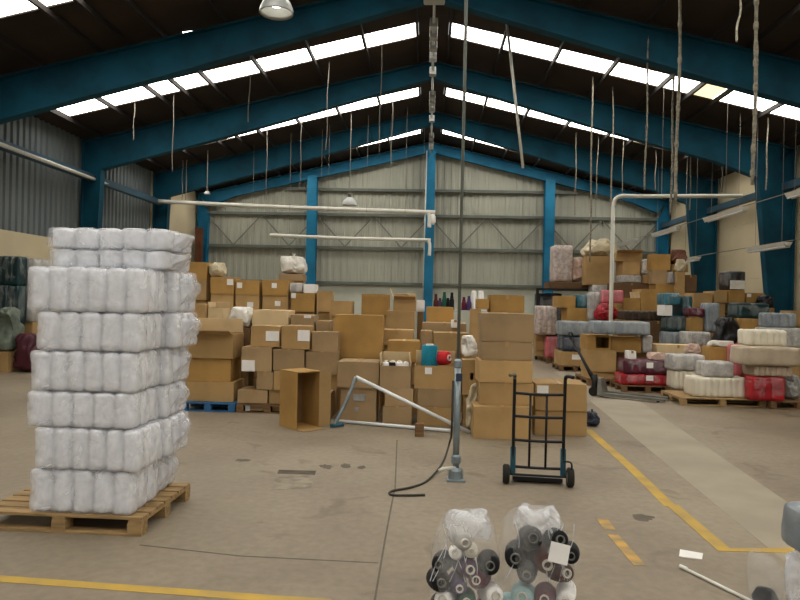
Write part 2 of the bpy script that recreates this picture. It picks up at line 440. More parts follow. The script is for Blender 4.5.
for i, y in enumerate(FR):
    root = None
    for s in (-1, 1):
        xo = HW-.12; top = roofz(HW)-.05; kn = 5.45
        dp = ((.45, 1.0) if s > 0 else (.36, .55)) if y < 28 else (.35, .45)
        bm = bmesh.new()
        ibeam_path(bm, [(s*(xo-dp[0]), 0), (s*(xo-dp[1]), kn)], [(s*xo, 0), (s*xo, top)], y)
        m = 'steel_blue_shaded' if y < 28 else 'steel_blue'
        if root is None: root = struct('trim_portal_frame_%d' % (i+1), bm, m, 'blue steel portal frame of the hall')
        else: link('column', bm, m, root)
        bm = bmesh.new(); lo = .16
        ap = RZ-.62; kx = xo-dp[1]
        if y < 28: inner = [(s*kx, kn), (s*8.0, roofz(8)-1.02), (s*5.9, roofz(5.9)-.95), (0, ap)]; outer = [(s*xo, roofz(xo)-lo), (s*8.0, roofz(8)-lo), (s*5.9, roofz(5.9)-lo), (0, RZ-lo)]
        else: inner = [(s*kx, 5.75), (s*(kx-1.2), roofz(kx-1.2)-.56), (0, RZ-.56)]; outer = [(s*xo, roofz(xo)-lo), (s*(kx-1.2), roofz(kx-1.2)-lo), (0, RZ-lo)]
        ibeam_path(bm, inner, outer, y)
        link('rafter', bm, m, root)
# wind posts on the back wall
bm = None
for k, x in enumerate((-5.12, 0, 5.12)):
    bm = bmesh.new(); t = roofz(x)-.5
    bx(bm, x-.2, x+.2, 28.35, 28.39, 0, t); bx(bm, x-.2, x+.2, 28.76, 28.8, 0, t); bx(bm, x-.02, x+.02, 28.39, 28.76, 0, t)
    struct('trim_wind_post_%d' % (k+1), bm, 'steel_blue', ('left', 'middle', 'right')[k]+' blue steel post of the back wall')
# rusty corner post + eaves rails
bm = bmesh.new(); x, _ = W(199, 240, 28.2); bx(bm, x-.14, x+.14, 28.1, 28.3, 0, 4.75)
struct('trim_corner_post', bm, 'rust', 'rusty brown post in the back left corner')
for s in (-1, 1):
    bm = bmesh.new(); bx(bm, s*9.95-.09, s*9.95+.09, Y0, 24 if s < 0 else 28.6, 5.1, 5.3)
    struct('trim_eaves_rail_%s' % ('left' if s < 0 else 'right'), bm, 'steel_blue_dark', 'grey blue rail along the '+('left' if s < 0 else 'right')+' wall under the eaves')
# ------------------------------------------------------------------ goods: registry first, then settle onto supports, then build
IT = []
def reg(k, pl, pr, pt, pb, Y, dep, label, **o):
    ym = (pt+pb)/2
    if k != 'rack':
        if pl > 590 and Y < 16: dep *= .65
        Y = Y + random.Random(label).uniform(0, .045)
    x0, z1 = W(pl, pt, Y)[0], W((pl+pr)/2, pt, Y)[1]
    x0 = W(pl, ym, Y)[0]; x1 = W(pr, ym, Y)[0]; z0 = W((pl+pr)/2, pb, Y)[1]
    it = dict(k=k, x0=x0, x1=x1, y0=Y, y1=Y+dep, z0=z0, z1=z1, label=label, px=(pl, pr, pt, pb), Y=Y, **o)
    IT.append(it); return it
def box(*a, col='card_tan', tags=(), open=None, group='cardboard boxes in the middle pile', **o):
    return reg('box', *a, col=col, tags=tags, open=open, group=group, **o)
def pack(*a, m='bundle_grey', ribs=5, group='wrapped bundles on the right', wrap=False, **o):
    return reg('pack', *a, m=m, ribs=ribs, group=group, wrap=wrap, **o)
def sack(*a, m='sack_white', group='loose bags among the goods', knot=True, **o):
    return reg('sack', *a, m=m, group=group, knot=knot, **o)
def pallet(pl, pr, Y, dep, label, m='wood', h=.14):
    x0 = W(pl, 400, Y)[0]; x1 = W(pr, 400, Y)[0]
    it = dict(k='pallet', x0=x0, x1=x1, y0=Y, y1=Y+dep, z0=0, z1=h, label=label, m=m, group='wooden pallets under the goods'); IT.append(it); return it

# --- left pile -----------------------------------------------------------------
GL = 'cardboard boxes in the left pile'; GB = 'cardboard boxes along the back of the left pile'
pallet(180, 235, 10.12, 1.0, 'blue painted pallet under the three box stack beside the white bundles', 'wood_blue')
box(186, 234, 382, 407, 10.2, .62, 'bottom box of the three box stack on the blue pallet', group=GL, col='card_tan')
box(187, 231, 358, 382, 10.22, .6, 'middle box of the three box stack on the blue pallet', group=GL, col='card_orange')
box(187, 233, 334, 358, 10.2, .62, 'open topped box on the three box stack on the blue pallet', group=GL, open=('L', 'B', 'F'), col='card_tan')
pallet(236.5, 298, 10.12, 1.0, 'brown wooden pallet under the labelled boxes of the left pile', 'wood_brown')
box(237, 268, 390, 412, 10.2, .5, 'low carton with a white label at its lower left corner, next to the blue pallet', group=GL, tags=((237.5, 403, 250, 412),), col='card_grey')
box(268, 296, 390, 412, 10.22, .5, 'bottom carton half hidden behind the upright open box', group=GL)
box(256, 273, 372, 390, 10.2, .5, 'narrow carton stood over a dark gap in the left pile', group=GL, col='card_grey')
box(273, 300, 371, 390, 10.2, .5, 'carton just behind the top of the upright open box', group=GL)
box(241, 272, 347, 371.5, 10.2, .5, 'carton with a white label at lower left jutting out over a dark gap', group=GL, tags=((242, 360, 255, 371),), col='card_grey')
box(272.5, 304, 349.5, 371, 10.2, .5, 'carton with a pale top edge and plain front above the upright open box', group=GL, col='card_grey')
box(305, 338, 352, 375, 10.25, .45, 'plain carton overhanging a dark gap right of the upright open box', group=GL, col='card_grey')
box(305, 331, 393, 417, 9.75, .45, 'small carton on the floor with a label, right behind the upright open box', group=GL, tags=((322.5, 400, 329, 408),), col='card_grey')
box(250, 280, 326, 347, 10.25, .45, 'upper carton with a white label at its right side, left of a labelled pair', group=GL, tags=((266, 331, 279, 341),))
box(281, 310, 326, 349, 10.25, .45, 'upper carton with a white label in its middle, right of a labelled pair', group=GL, tags=((298, 330, 311, 341),))
box(311, 338, 332, 352, 10.3, .4, 'plain upper carton at the right end of the labelled pair', group=GL, col='card_grey')
box(252, 289, 310, 326, 11.0, .5, 'wide carton with a pale top behind the labelled pair', group=GL, col='card_pale')
box(290, 314, 315, 328, 11.0, .5, 'greyish carton with a small white label high on the right', group=GL, tags=((304, 312.5, 311, 318),), col='card_grey')
box(315, 330, 321, 333, 11.0, .5, 'small carton left of the tall pale topped box', group=GL, col='card_grey')
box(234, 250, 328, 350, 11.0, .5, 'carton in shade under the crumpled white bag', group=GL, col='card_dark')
sack(225, 251, 307, 329, 11.0, .45, 'crumpled white plastic bag lying on boxes of the left pile', m='sack_white', knot=False)
box(188, 206, 304, 333, 11.5, .5, 'carton in shade behind the open topped box', group=GL, col='card_tan')
box(207, 223, 308, 333, 11.6, .45, 'carton with a torn pale flap sticking up behind the open topped box', group=GL, open=('B', 'L'), col='card_pale')
# back row of the left pile
BY = 13.5
for px, (t, m, b), names, tg in (
    ((181, 207), (262, 280, 300), ('top back row carton at the far left, brown and unlabelled', 'second back row carton at the far left, under the brown unlabelled one'), ()),
    ((210, 234), (277, 294, 310), ('top back row carton with a white label in its upper right corner', 'back row carton in shade under the one labelled upper right'), ((227, 279, 233, 285, 0),)),
    ((235, 259.5), (280, 295, 311), ('top back row carton with a white label in its upper left corner', 'back row carton with a label at its lower right, beside the white bag'), ((237, 282.5, 242, 288, 0), (247, 302, 253, 307, 1))),
    ((262, 289), (280, 296, 310), ('top back row carton with a white label near the middle of its top', 'back row carton under the middle labelled one, label at lower right'), ((272, 283, 277, 288, 0), (275, 301, 280.5, 306, 1)))):
    for q in (0, 1):
        tt, bb = ((t, m), (m, b))[q]
        box(px[0], px[1]-(q*.5), tt, bb, BY, .5, names[q], group=GB, tags=tuple(g[:4] for g in tg if g[4] == q), col='card_orange' if q == 0 else 'card_tan')
sack(207, 222, 262, 277, BY+.05, .4, 'beige cloth bundle on the back row at the far left', m='sack_cream', knot=False)
box(291, 315, 293, 312, BY-.2, .5, 'wider back row carton with a small label at its upper left', group=GB, tags=((290.5, 292.5, 296, 298),), col='card_orange')
box(316, 331, 291, 312, BY-.2, .5, 'back row carton at the right end with a pale vertical edge', group=GB, col='card_tan')
box(303, 315, 284, 293, BY-.15, .4, 'small white carton beside the left blue post, on the back row', group=GB, col='paper')
pack(289, 302, 283, 293, BY-.15, .4, 'grey film wrapped parcel on the back row next to the small white carton', m='bundle_palegrey', ribs=2)
box(278, 303, 274, 281, 14.6, .5, 'grey flat carton under the big white sack against the back wall', group=GB, col='card_grey')
sack(279, 304, 253, 275, 14.6, .5, 'big pale sack sitting high against the back wall left of the blue post', m='sack_white')
# --- middle pile -----------------------------------------------------------------
box(334, 383, 315, 358, 10.6, .6, 'tall plain brown box with a pale top in the middle of the pile', col='card_orange')
box(337, 380, 362, 388, 9.6, .6, 'carton with a pale lid in front of the tall brown box', col='card_grey')
box(340, 377, 388, 425, 9.65, .55, 'bottom carton with purple grey film stuck on it, behind the metal frame', col='card_grey', film=True)
box(379, 411, 366, 388, 9.5, .5, 'open carton full of white cones next to the teal one', open=('B', 'L', 'R'), col='card_grey', fill=('cone', 7, ('yarn_white', 'yarn_black', 'yarn_white')))
box(384, 414, 388, 407, 9.48, .5, 'plain carton under the open carton of white cones', col='card_grey')
box(382, 412, 407, 427, 9.45, .5, 'bottom carton on the floor left of the dark wood block', col='card_grey')
box(414, 457, 366, 389, 9.5, .5, 'open carton with a teal roll and a red roll sticking out', open=('B',), col='card_tan', tags=((425, 367.5, 432, 374),))
box(417, 456, 389, 407.5, 9.48, .5, 'plain carton under the one holding the teal roll', col='card_grey')
box(417, 454, 407.5, 430, 9.45, .5, 'bottom carton in shade behind the foot of the steel post', col='card_tan')
box(387, 420, 341, 362, 10.3, .5, 'carton behind the white cones with a pale lid edge', col='card_orange')
box(380, 414, 330, 346, 11.0, .5, 'carton with a pale lid right of the tall brown box', col='card_tan')
box(420, 432, 331, 350, 10.9, .5, 'narrow carton above the teal roll', col='card_grey')
box(433, 470, 333, 354, 10.7, .5, 'carton with a pale lid above the red roll', col='card_tan')
box(422, 467, 323, 333, 11.6, .6, 'long flat carton under the bright orange brown box', col='card_grey')
box(426, 454, 307, 323, 12.2, .5, 'bright orange brown box in front of the row of dark spindles', col='card_orange')
box(361, 389, 294, 315, 12.8, .5, 'brown box against the white dado left of the open carton with raised flaps', col='card_orange')
box(386, 415, 311, 330, 12.3, .5, 'carton under the open carton with raised flaps', col='card_tan')
box(393, 416, 300, 311, 12.35, .45, 'open carton with raised roof like flaps in front of the blue middle post', col='card_tan', open=('F', 'B', 'L', 'R'), steep=True)
box(416, 425, 300, 312, 12.7, .3, 'small white carton beside the open carton with raised flaps', col='paper')
box(330, 352, 301, 316, 12.6, .5, 'carton with a pale lid behind the tall brown box', col='card_tan')
box(451, 460, 320, 328, 11.3, .2, 'little white box on the carton just left of the steel post', col='paper')
box(462, 476, 360, 395, 9.5, .35, 'narrow carton with a dark hand hole right of the steel post', col='card_tan', hole=(470, 373, 475, 380))
sack(462, 478, 336, 360, 9.75, .35, 'crumpled white film heaped on the carton right of the steel post', m='sack_white', knot=False)
sack(467, 477, 385, 425, 9.15, .25, 'strip of white film hanging down beside the big box stack', m='sack_cream', knot=False)
box(470, 482, 309, 345, 10.4, .5, 'light tan tall carton peeking out left behind the big box stack', col='card_tan')
box(490, 525, 295, 313, 10.6, .6, 'brown box behind the top of the big box stack', col='card_orange')
box(477, 490, 299, 309, 10.5, .5, 'small brown box behind the top left of the big box stack', col='card_orange')
GT = 'big box stack behind the hand truck'
box(473, 532, 407, 437, 8.68, .7, 'wide bottom box of the big stack behind the hand truck', group=GT)
box(479, 534, 383, 407, 8.8, .58, 'second box from the floor of the big stack behind the hand truck', group=GT)
box(478, 533, 361, 383, 8.78, .6, 'third box from the floor of the big stack, middle one', group=GT)
box(481, 533, 342, 361, 8.8, .58, 'second box from the top of the big stack behind the hand truck', group=GT, col='card_grey')
box(481, 534, 313.5, 342, 8.8, .58, 'top box of the big stack, greyish and creased', group=GT, col='card_grey')
box(535, 588, 411, 435, 9.0, .62, 'lower of two boxes right of the big stack, on the floor', group=GT)
box(535, 588, 384, 411, 9.0, .62, 'upper of two boxes right of the big stack with a white label', group=GT, tags=((537.5, 385.5, 549, 396),))
sack(588, 601, 411, 427, 9.72, .3, 'small dark blue bag on the floor beside the yellow line', m='sack_navy', knot=True)

# --- right side: goods along the aisle -----------------------------------------------------------------
GR = 'cardboard boxes on the right'
pallet(546, 560, 20.0, 1.0, 'small wooden pallet under the pink wrapped pack far down the aisle', 'wood_brown')
pack(547, 560, 337, 359, 20.05, .8, 'pink film wrapped pack far down the aisle, low on a pallet', m='bundle_pink', ribs=3)
box(535.5, 546, 334, 350, 20.6, .7, 'brown carton far down the aisle left of the pink pack', group=GR, col='card_tan')
pack(538, 557, 306, 336, 20.1, .8, 'tall pinkish white wrapped pack far down the aisle', m='bundle_pinkwhite', ribs=4)
pallet(559, 591, 17.7, 1.1, 'pallet under the navy bundle and tan box beside the aisle', 'wood_brown')
box(560, 589, 352, 368, 17.75, .9, 'tan box with a white label low on the pallet under the navy bundle', group=GR, tags=((572, 354.5, 581, 359.5),))
pack(563, 590, 336, 352, 17.75, .9, 'navy film wrapped bundle above the tan labelled box', m='bundle_navy', ribs=5)
pack(562, 591, 321.5, 336, 17.75, .9, 'dull grey blue wrapped bundle topping the navy one', m='bundle_grey', ribs=5)
box(567, 596, 308, 322, 18.9, .9, 'long tan box lying behind the grey blue bundle', group=GR, col='card_orange')
box(557.5, 576, 296, 308, 18.95, .8, 'tan box under the dark steel rack', group=GR, col='card_orange')
pack(577, 588, 295, 307.5, 18.95, .7, 'pale blue and white pack next to the tan box under the dark rack', m='bundle_bluegreen', ribs=2)
# table-like dark rack top carries more goods
reg('rack', 536, 592, 288.5, 360, 21.2, 1.3, 'dark steel rack holding goods in front of the back wall', m='jack_black', cat='rack', group='racks')
pack(538, 562, 293, 345, 21.4, .9, 'dark covered machine standing under the steel rack', m='bundle_black', ribs=1, cat='machine')
box(549, 590, 282, 288.5, 21.25, 1.0, 'flat brown crate on the dark steel rack', group=GR, col='card_dark')
pack(554, 573, 245, 282, 21.3, .8, 'tall pink tinted wrapped pack on top of the dark steel rack', m='bundle_pinkwhite', ribs=2)
sack(573, 584.5, 257, 282, 21.3, .7, 'clear film sack squeezed between the pink pack and tan box up high', m='sack_pink', knot=False)
pallet(586, 662, 20.6, 1.3, 'wooden pallet under the high pile of cartons at the back right', 'wood_brown')
box(586, 613, 256, 285, 20.7, .9, 'large pale tan box with white film on top in the high pile', group=GR, col='card_tan')
sack(586, 614, 238, 256, 20.7, .8, 'loose film and paper heaped on the high large tan box', m='sack_cream', knot=False)
pack(592, 612, 285, 304, 20.6, .9, 'grey clear wrapped pack under the high large tan box', m='bundle_palegrey', ribs=3)
box(623, 642, 261, 275, 20.0, .8, 'tan carton in the high pile right of the standing pipe', group=GR)
box(616, 643, 253, 261, 20.0, .8, 'flat open carton with flaps at the top of the high pile', group=GR, open=('L', 'F'), col='card_tan')
sack(641, 650, 259, 275, 19.9, .5, 'white film bag near the top of the high pile', m='sack_white', knot=False)
pack(622, 642, 275, 283, 20.0, .8, 'white flat pack in the high pile under the tan carton', m='bundle_palegrey', ribs=3)
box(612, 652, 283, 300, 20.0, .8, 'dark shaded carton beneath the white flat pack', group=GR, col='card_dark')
box(651, 671.5, 254, 270, 19.5, .8, 'brown carton high by the right wall with a leafy scrap on it', group=GR, col='card_orange')
box(652, 668, 270, 282, 19.5, .8, 'carton high by the right wall under the brown one', group=GR, col='card_grey')
pack(668, 682, 272, 284, 19.4, .8, 'greyish parcel in the high pile near the right wall', m='bundle_palegrey', ribs=2)
box(655, 682, 284, 295, 19.4, .8, 'tan carton with a small pale sticker below the greyish parcel', group=GR, tags=((674.5, 285.5, 678, 289),), col='card_orange')
sack(673, 690, 249, 264, 19.3, .7, 'red brown sack topping the high pile beside the right blue column', m='sack_brown', knot=False)
sack(677, 687, 259, 272, 19.0, .25, 'beige bag leaning in front of the red brown sack', m='sack_cream', knot=False)
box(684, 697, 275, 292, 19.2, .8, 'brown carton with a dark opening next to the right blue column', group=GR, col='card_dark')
box(641, 664, 289, 311, 18.4, .9, 'bright orange tan carton standing left of the teal packs', group=GR, col='card_orange')
box(623, 641, 298, 311, 18.4, .9, 'tan carton left of the bright orange tan one', group=GR, open=('R',), col='card_orange')
pack(603, 624, 290, 303, 18.2, .9, 'pink red wrapped pack above the crumpled red bag', m='bundle_pink', ribs=3)
sack(599, 620, 303, 321, 17.9, .8, 'crumpled deep red bag behind the long grey pack', m='sack_red', knot=False)
pack(590, 600, 292, 321, 18.5, .8, 'clear grey sheet of film standing left of the red bag', m='bundle_palegrey', ribs=2)
pack(626, 668, 311, 321, 17.0, .9, 'dark brown flat bundle under the bright orange carton', m='bundle_brown', ribs=8)
box(650, 666, 321, 341, 16.8, .8, 'dark olive grey box under the dark brown flat bundle', group=GR, col='card_dark')
pallet(587, 655, 14.7, 1.2, 'pallet behind the pallet jack under the long grey pack', 'wood_brown')
box(587, 617, 350, 372, 14.8, .7, 'tan box low behind the pallet jack handle', group=GR, col='card_tan')
box(587, 611, 335.5, 350, 14.8, .7, 'tan box with a dark round opening beside the pallet jack', group=GR, col='card_orange', hole=(596, 337, 609, 348))
box(611, 642, 337, 352, 14.8, .7, 'long tan box under the right half of the long grey pack', group=GR, col='card_orange')
box(617, 650, 352, 366, 15.0, .6, 'carton behind the maroon bundle, mostly hidden', group=GR, col='card_grey')
pack(643, 653, 335, 352, 14.8, .6, 'small white plastic pack right of the long tan box', m='bundle_palegrey', ribs=1)
pack(594, 651, 321.5, 336, 14.6, .8, 'long grey and white wrapped pack with a sloping right end', m='bundle_grey', ribs=8)
pallet(622, 674, 13.75, 1.0, 'pallet under the red and maroon bundles', 'wood_brown')
pack(621, 673, 374.5, 387, 13.8, .8, 'bright red wrapped bundle with a white label, on a pallet', m='bundle_red', ribs=6, tags=((646, 375.5, 653, 380.5),))
pack(624, 674, 360, 374.5, 13.8, .8, 'maroon wrapped bundle with a white label, on the bright red one', m='bundle_maroon', ribs=6, tags=((646.5, 362.5, 653, 368),))
box(628, 637, 351, 360, 13.9, .4, 'small white carton standing on the maroon bundle', group=GR, col='paper')
sack(650, 668, 353, 360, 13.9, .5, 'folded pinkish cloth lying on the maroon bundle', m='sack_pink', knot=False)
pallet(675, 716, 13.2, 1.0, 'pallet under the white bundles right of the red ones', 'wood_brown')
pack(675, 708, 371, 387, 13.25, .8, 'low cream ribbed bundle right of the red bundle', m='roll_cream', ribs=7)
pack(673, 706, 355, 371, 13.25, .8, 'white bundle with grey shadowed film right of the maroon bundle', m='bundle_palegrey', ribs=3)
box(657, 700, 345, 358, 14.6, .7, 'long pinkish tan carton behind the white grey bundle', group=GR, col='card_pale')
sack(689, 703, 342, 356, 13.9, .5, 'pinkish white bag above the white grey bundle', m='sack_pink', knot=True)
pallet(681, 768, 12.15, 1.1, 'pale wooden pallet at the aisle carrying the cream ribbed bundle', 'wood')
pack(694, 752, 378, 394, 12.25, .8, 'cream ribbed bundle lying on the front aisle pallet', m='roll_cream', ribs=9)
pack(705, 735, 362, 378, 12.3, .7, 'square white and grey pack on the cream ribbed bundle', m='bundle_palegrey', ribs=2)
box(709, 734, 347, 362, 13.4, .6, 'tan carton with white film on its lid behind the square white pack', group=GR, col='card_orange')
sack(713, 735, 341, 348, 13.4, .5, 'flat white film lying on the tan carton behind the square pack', m='sack_white', knot=False)
pallet(769, 830, 12.0, 1.0, 'pallet at the right edge under the red film pack', 'wood_brown')
pack(751, 786, 377, 397, 11.95, .8, 'low red film pack at the right, at the bottom of its stack', m='bundle_red', ribs=3)
sack(787, 803, 372, 396, 12.1, .6, 'grey white bag at the right edge beside the red film pack', m='sack_grey', knot=True)
pack(755, 796, 366, 377, 12.0, .8, 'beige ribbed bundle above the low red film pack', m='bundle_beige', ribs=7)
pack(744, 803, 347, 366, 11.9, .9, 'big grey beige bundle with a pale left end, at the right edge', m='bundle_beige', ribs=1)
pack(748, 788, 330, 347, 12.1, .7, 'white ribbed bundle crowning the stack at the right edge', m='roll_cream', ribs=6)
pack(735, 752, 345, 377, 12.9, .6, 'clear film pack with red inside, left of the big grey beige bundle', m='bundle_pink', ribs=2)
# teal and dark goods further back
GD = 'goods against the right wall'
pack(666, 681, 293, 306, 16.4, .7, 'blue teal pack at the top left of the teal goods', m='bundle_bluegreen', ribs=2, group=GD)
box(664, 672.5, 305, 316, 16.3, .5, 'white carton in front of the teal goods', group=GD, col='paper')
pack(682, 693, 296, 316, 16.5, .7, 'teal wrapped pack with white bands, right of the white carton', m='bundle_teal', ribs=2, group=GD)
pack(667, 690, 316, 332, 16.3, .8, 'dark green teal pack under the white carton', m='bundle_darkgreen', ribs=4, group=GD)
pack(667, 687, 332, 346, 16.2, .8, 'grey blue film pack at the bottom of the teal goods', m='bundle_grey', ribs=3, group=GD)
pack(687, 711, 332, 346, 15.6, .8, 'pale film wrapped pack right of the grey blue one', m='bundle_palegrey', ribs=3, group=GD)
box(690, 705, 318, 332, 16.0, .8, 'orange brown carton right of the dark green teal pack', group=GD, col='card_orange')
pack(690, 706, 308, 318, 16.0, .7, 'dark maroon pack on the orange brown carton', m='bundle_maroon', ribs=2, group=GD)
box(694, 713, 293, 308, 17.0, .7, 'tan carton behind and above the dark maroon pack', group=GD, col='card_tan')
pack(705, 720, 303, 332, 15.9, .7, 'tall grey clear film pack left of the black bag', m='bundle_grey', ribs=2, group=GD)
sack(719, 741, 313, 346, 15.0, .6, 'big black bag standing among the goods by the right wall', m='sack_black', knot=True)
box(714, 728, 291, 303, 17.0, .7, 'light tan carton left under the dark pack by the right wall', group=GD, col='card_tan', tags=())
box(728, 745, 290, 303, 17.0, .7, 'orange brown carton carrying the dark pack by the right wall', group=GD, col='card_orange')
pack(728.5, 746, 271, 290, 17.05, .6, 'dark pack with white underside standing alone against the cream wall', m='bundle_black', ribs=1, group=GD, pale=True)
box(746, 765, 293, 303, 17.0, .7, 'orange carton with a pale sticker, right of the dark pack', group=GD, col='card_orange', tags=((747, 293.5, 751, 297),))
sack(762, 777, 295, 308, 16.6, .5, 'dark scrap of film next to the right blue column', m='sack_black', knot=False)
pack(737, 770, 303, 319, 15.8, .8, 'long dark green roll pack lying under the orange carton', m='bundle_darkgreen', ribs=2, group=GD)
box(741, 765, 319, 335, 15.0, .7, 'yellow tan carton right of the black bag', group=GD, col='card_orange')
pack(766, 797, 313, 328, 14.6, .8, 'grey purple film pack right of the yellow tan carton', m='bundle_grey', ribs=4, group=GD)
box(790, 812, 311, 326, 15.3, .7, 'tan carton at the right edge behind the grey purple pack', group=GD, col='card_tan')
pack(766, 803, 328, 348, 14.4, .8, 'dull white film pack beneath the grey purple pack', m='bundle_palegrey', ribs=4, group=GD)
# --- far left by the wall
GW = 'goods along the left wall'
pack(-5, 17, 285, 330, 14.9, .9, 'lower dark green wrapped stack at the left wall', m='bundle_darkgreen', ribs=4, group=GW)
pack(-5, 18, 256, 285, 14.9, .9, 'upper dark green wrapped stack at the left wall', m='bundle_darkgreen', ribs=4, group=GW)
pack(18, 33, 258, 322, 15.3, .8, 'clear grey film wrapped stack right of the dark green one', m='bundle_palegrey', ribs=2, group=GW)
sack(-5, 11, 300, 352, 14.2, .6, 'grey green plastic sack in front of the dark green stack', m='sack_greygreen', knot=True)
sack(8, 33, 334, 371, 14.3, .5, 'maroon sack on the floor left of the white bundles', m='sack_maroon', knot=False)

# ---------------- settle
def ov(a0, a1, b0, b1): return min(a1, b1)-max(a0, b0)
for _ in range(3):
    for i, a in enumerate(IT):
        for b in IT[i+1:]:
            ox, oz = ov(a['x0'], a['x1'], b['x0'], b['x1']), ov(a['z0'], a['z1'], b['z0'], b['z1'])
            oy = ov(a['y0'], a['y1'], b['y0'], b['y1'])
            if ox < .004 or oz < .06 or oy < .004: continue
            f, r = (a, b) if a['y0'] <= b['y0'] else (b, a)
            if r['y0']-f['y0'] > .2: f['y1'] = min(f['y1'], r['y0']-.012)
            elif ox < .35*min(a['x1']-a['x0'], b['x1']-b['x0']):
                l, rr = (a, b) if a['x0']+a['x1'] < b['x0']+b['x1'] else (b, a)
                c = (max(l['x0'], rr['x0'])+min(l['x1'], rr['x1']))/2
                l['x1'] = min(l['x1'], c-.004); rr['x0'] = max(rr['x0'], c+.004)
            elif r['y0'] > f['y0']+.12: f['y1'] = r['y0']-.012
            else: print('CLASH', a['label'], '|', b['label'])
done = []; fillers = []
def sup_under(it, lim, frac=.22):
    s = 0.0
    for q in done:
        ox = ov(q['x0'], q['x1'], it['x0'], it['x1']); oy = ov(q['y0'], q['y1'], it['y0'], it['y1'])
        if ox > frac*min(it['x1']-it['x0'], q['x1']-q['x0']) and oy > min(frac*min(it['y1']-it['y0'], q['y1']-q['y0']), .1) and q['z1'] <= lim: s = max(s, q['z1'])
    return s
def top_block(it, z0, z1):
    """highest top of anything that would cut into the column below it"""
    s = 0
    for q in done:
        if ov(q['x0'], q['x1'], it['x0'], it['x1']) > .004 and ov(q['y0'], q['y1'], it['y0'], it['y1']) > .004 and q['z1'] < z1+.1: s = max(s, q['z1'])
    return s
for it in sorted(IT, key=lambda d: (d['k'] != 'pallet', d['z0'])):
    if it['k'] not in ('pallet', 'rack'):
        mid = .5*(it['z0']+it['z1'])
        s = sup_under(it, min(it['z0']+.17, mid))
        b = top_block(it, 0, it['z0'])
        if it['z0'] < .16 and s == 0: it['z0'] = 0
        elif it['z0']-max(s, 0) > .09:
            # fill the hidden gap with plain cartons, pulled back and inset
            base = s; gap = it['z0']-base
            n = max(1, math.ceil(gap/.55)); x0, x1, y0, y1 = it['x0']+.02, it['x1']-.02, it['y0']+.05, it['y1']-.02
            for q in done+[z for z in IT if z is not it and z not in done]:
                if ov(q['z0'], q['z1'], base+.02, it['z0']-.02) > .02 and ov(q['y0'], q['y1'], y0, y1) > 0 and ov(q['x0'], q['x1'], x0, x1) > 0:
                    # push the filler out of the other thing's way
                    oxl = q['x1']-x0; oxr = x1-q['x0']; oyb = q['y1']-y0; oyf = y1-q['y0']
                    mn = min(oxl, oxr, oyb, oyf)
                    if mn == oxl: x0 = q['x1']+.006
                    elif mn == oxr: x1 = q['x0']-.006
                    elif mn == oyb: y0 = q['y1']+.006
                    else: y1 = q['y0']-.006
            if x1-x0 > .1 and y1-y0 > .1:
                for k in range(n):
                    f = dict(k='box', x0=x0, x1=x1, y0=y0, y1=y1, z0=base+gap*k/n, z1=base+gap*(k+1)/n, Y=y0, label='plain brown carton buried under the other goods of its pile', group='buried cartons', col='card_tan', tags=(), open=None, px=None)
                    fillers.append(f); done.append(f)
            else: print('NOFILL', it['label'], x1-x0, y1-y0)
        else: it['z0'] = s
        if it['z1']-it['z0'] < .05: print('THIN', it['label'], it['z1']-it['z0'])
    done.append(it)
for f in fillers: IT.append(f)

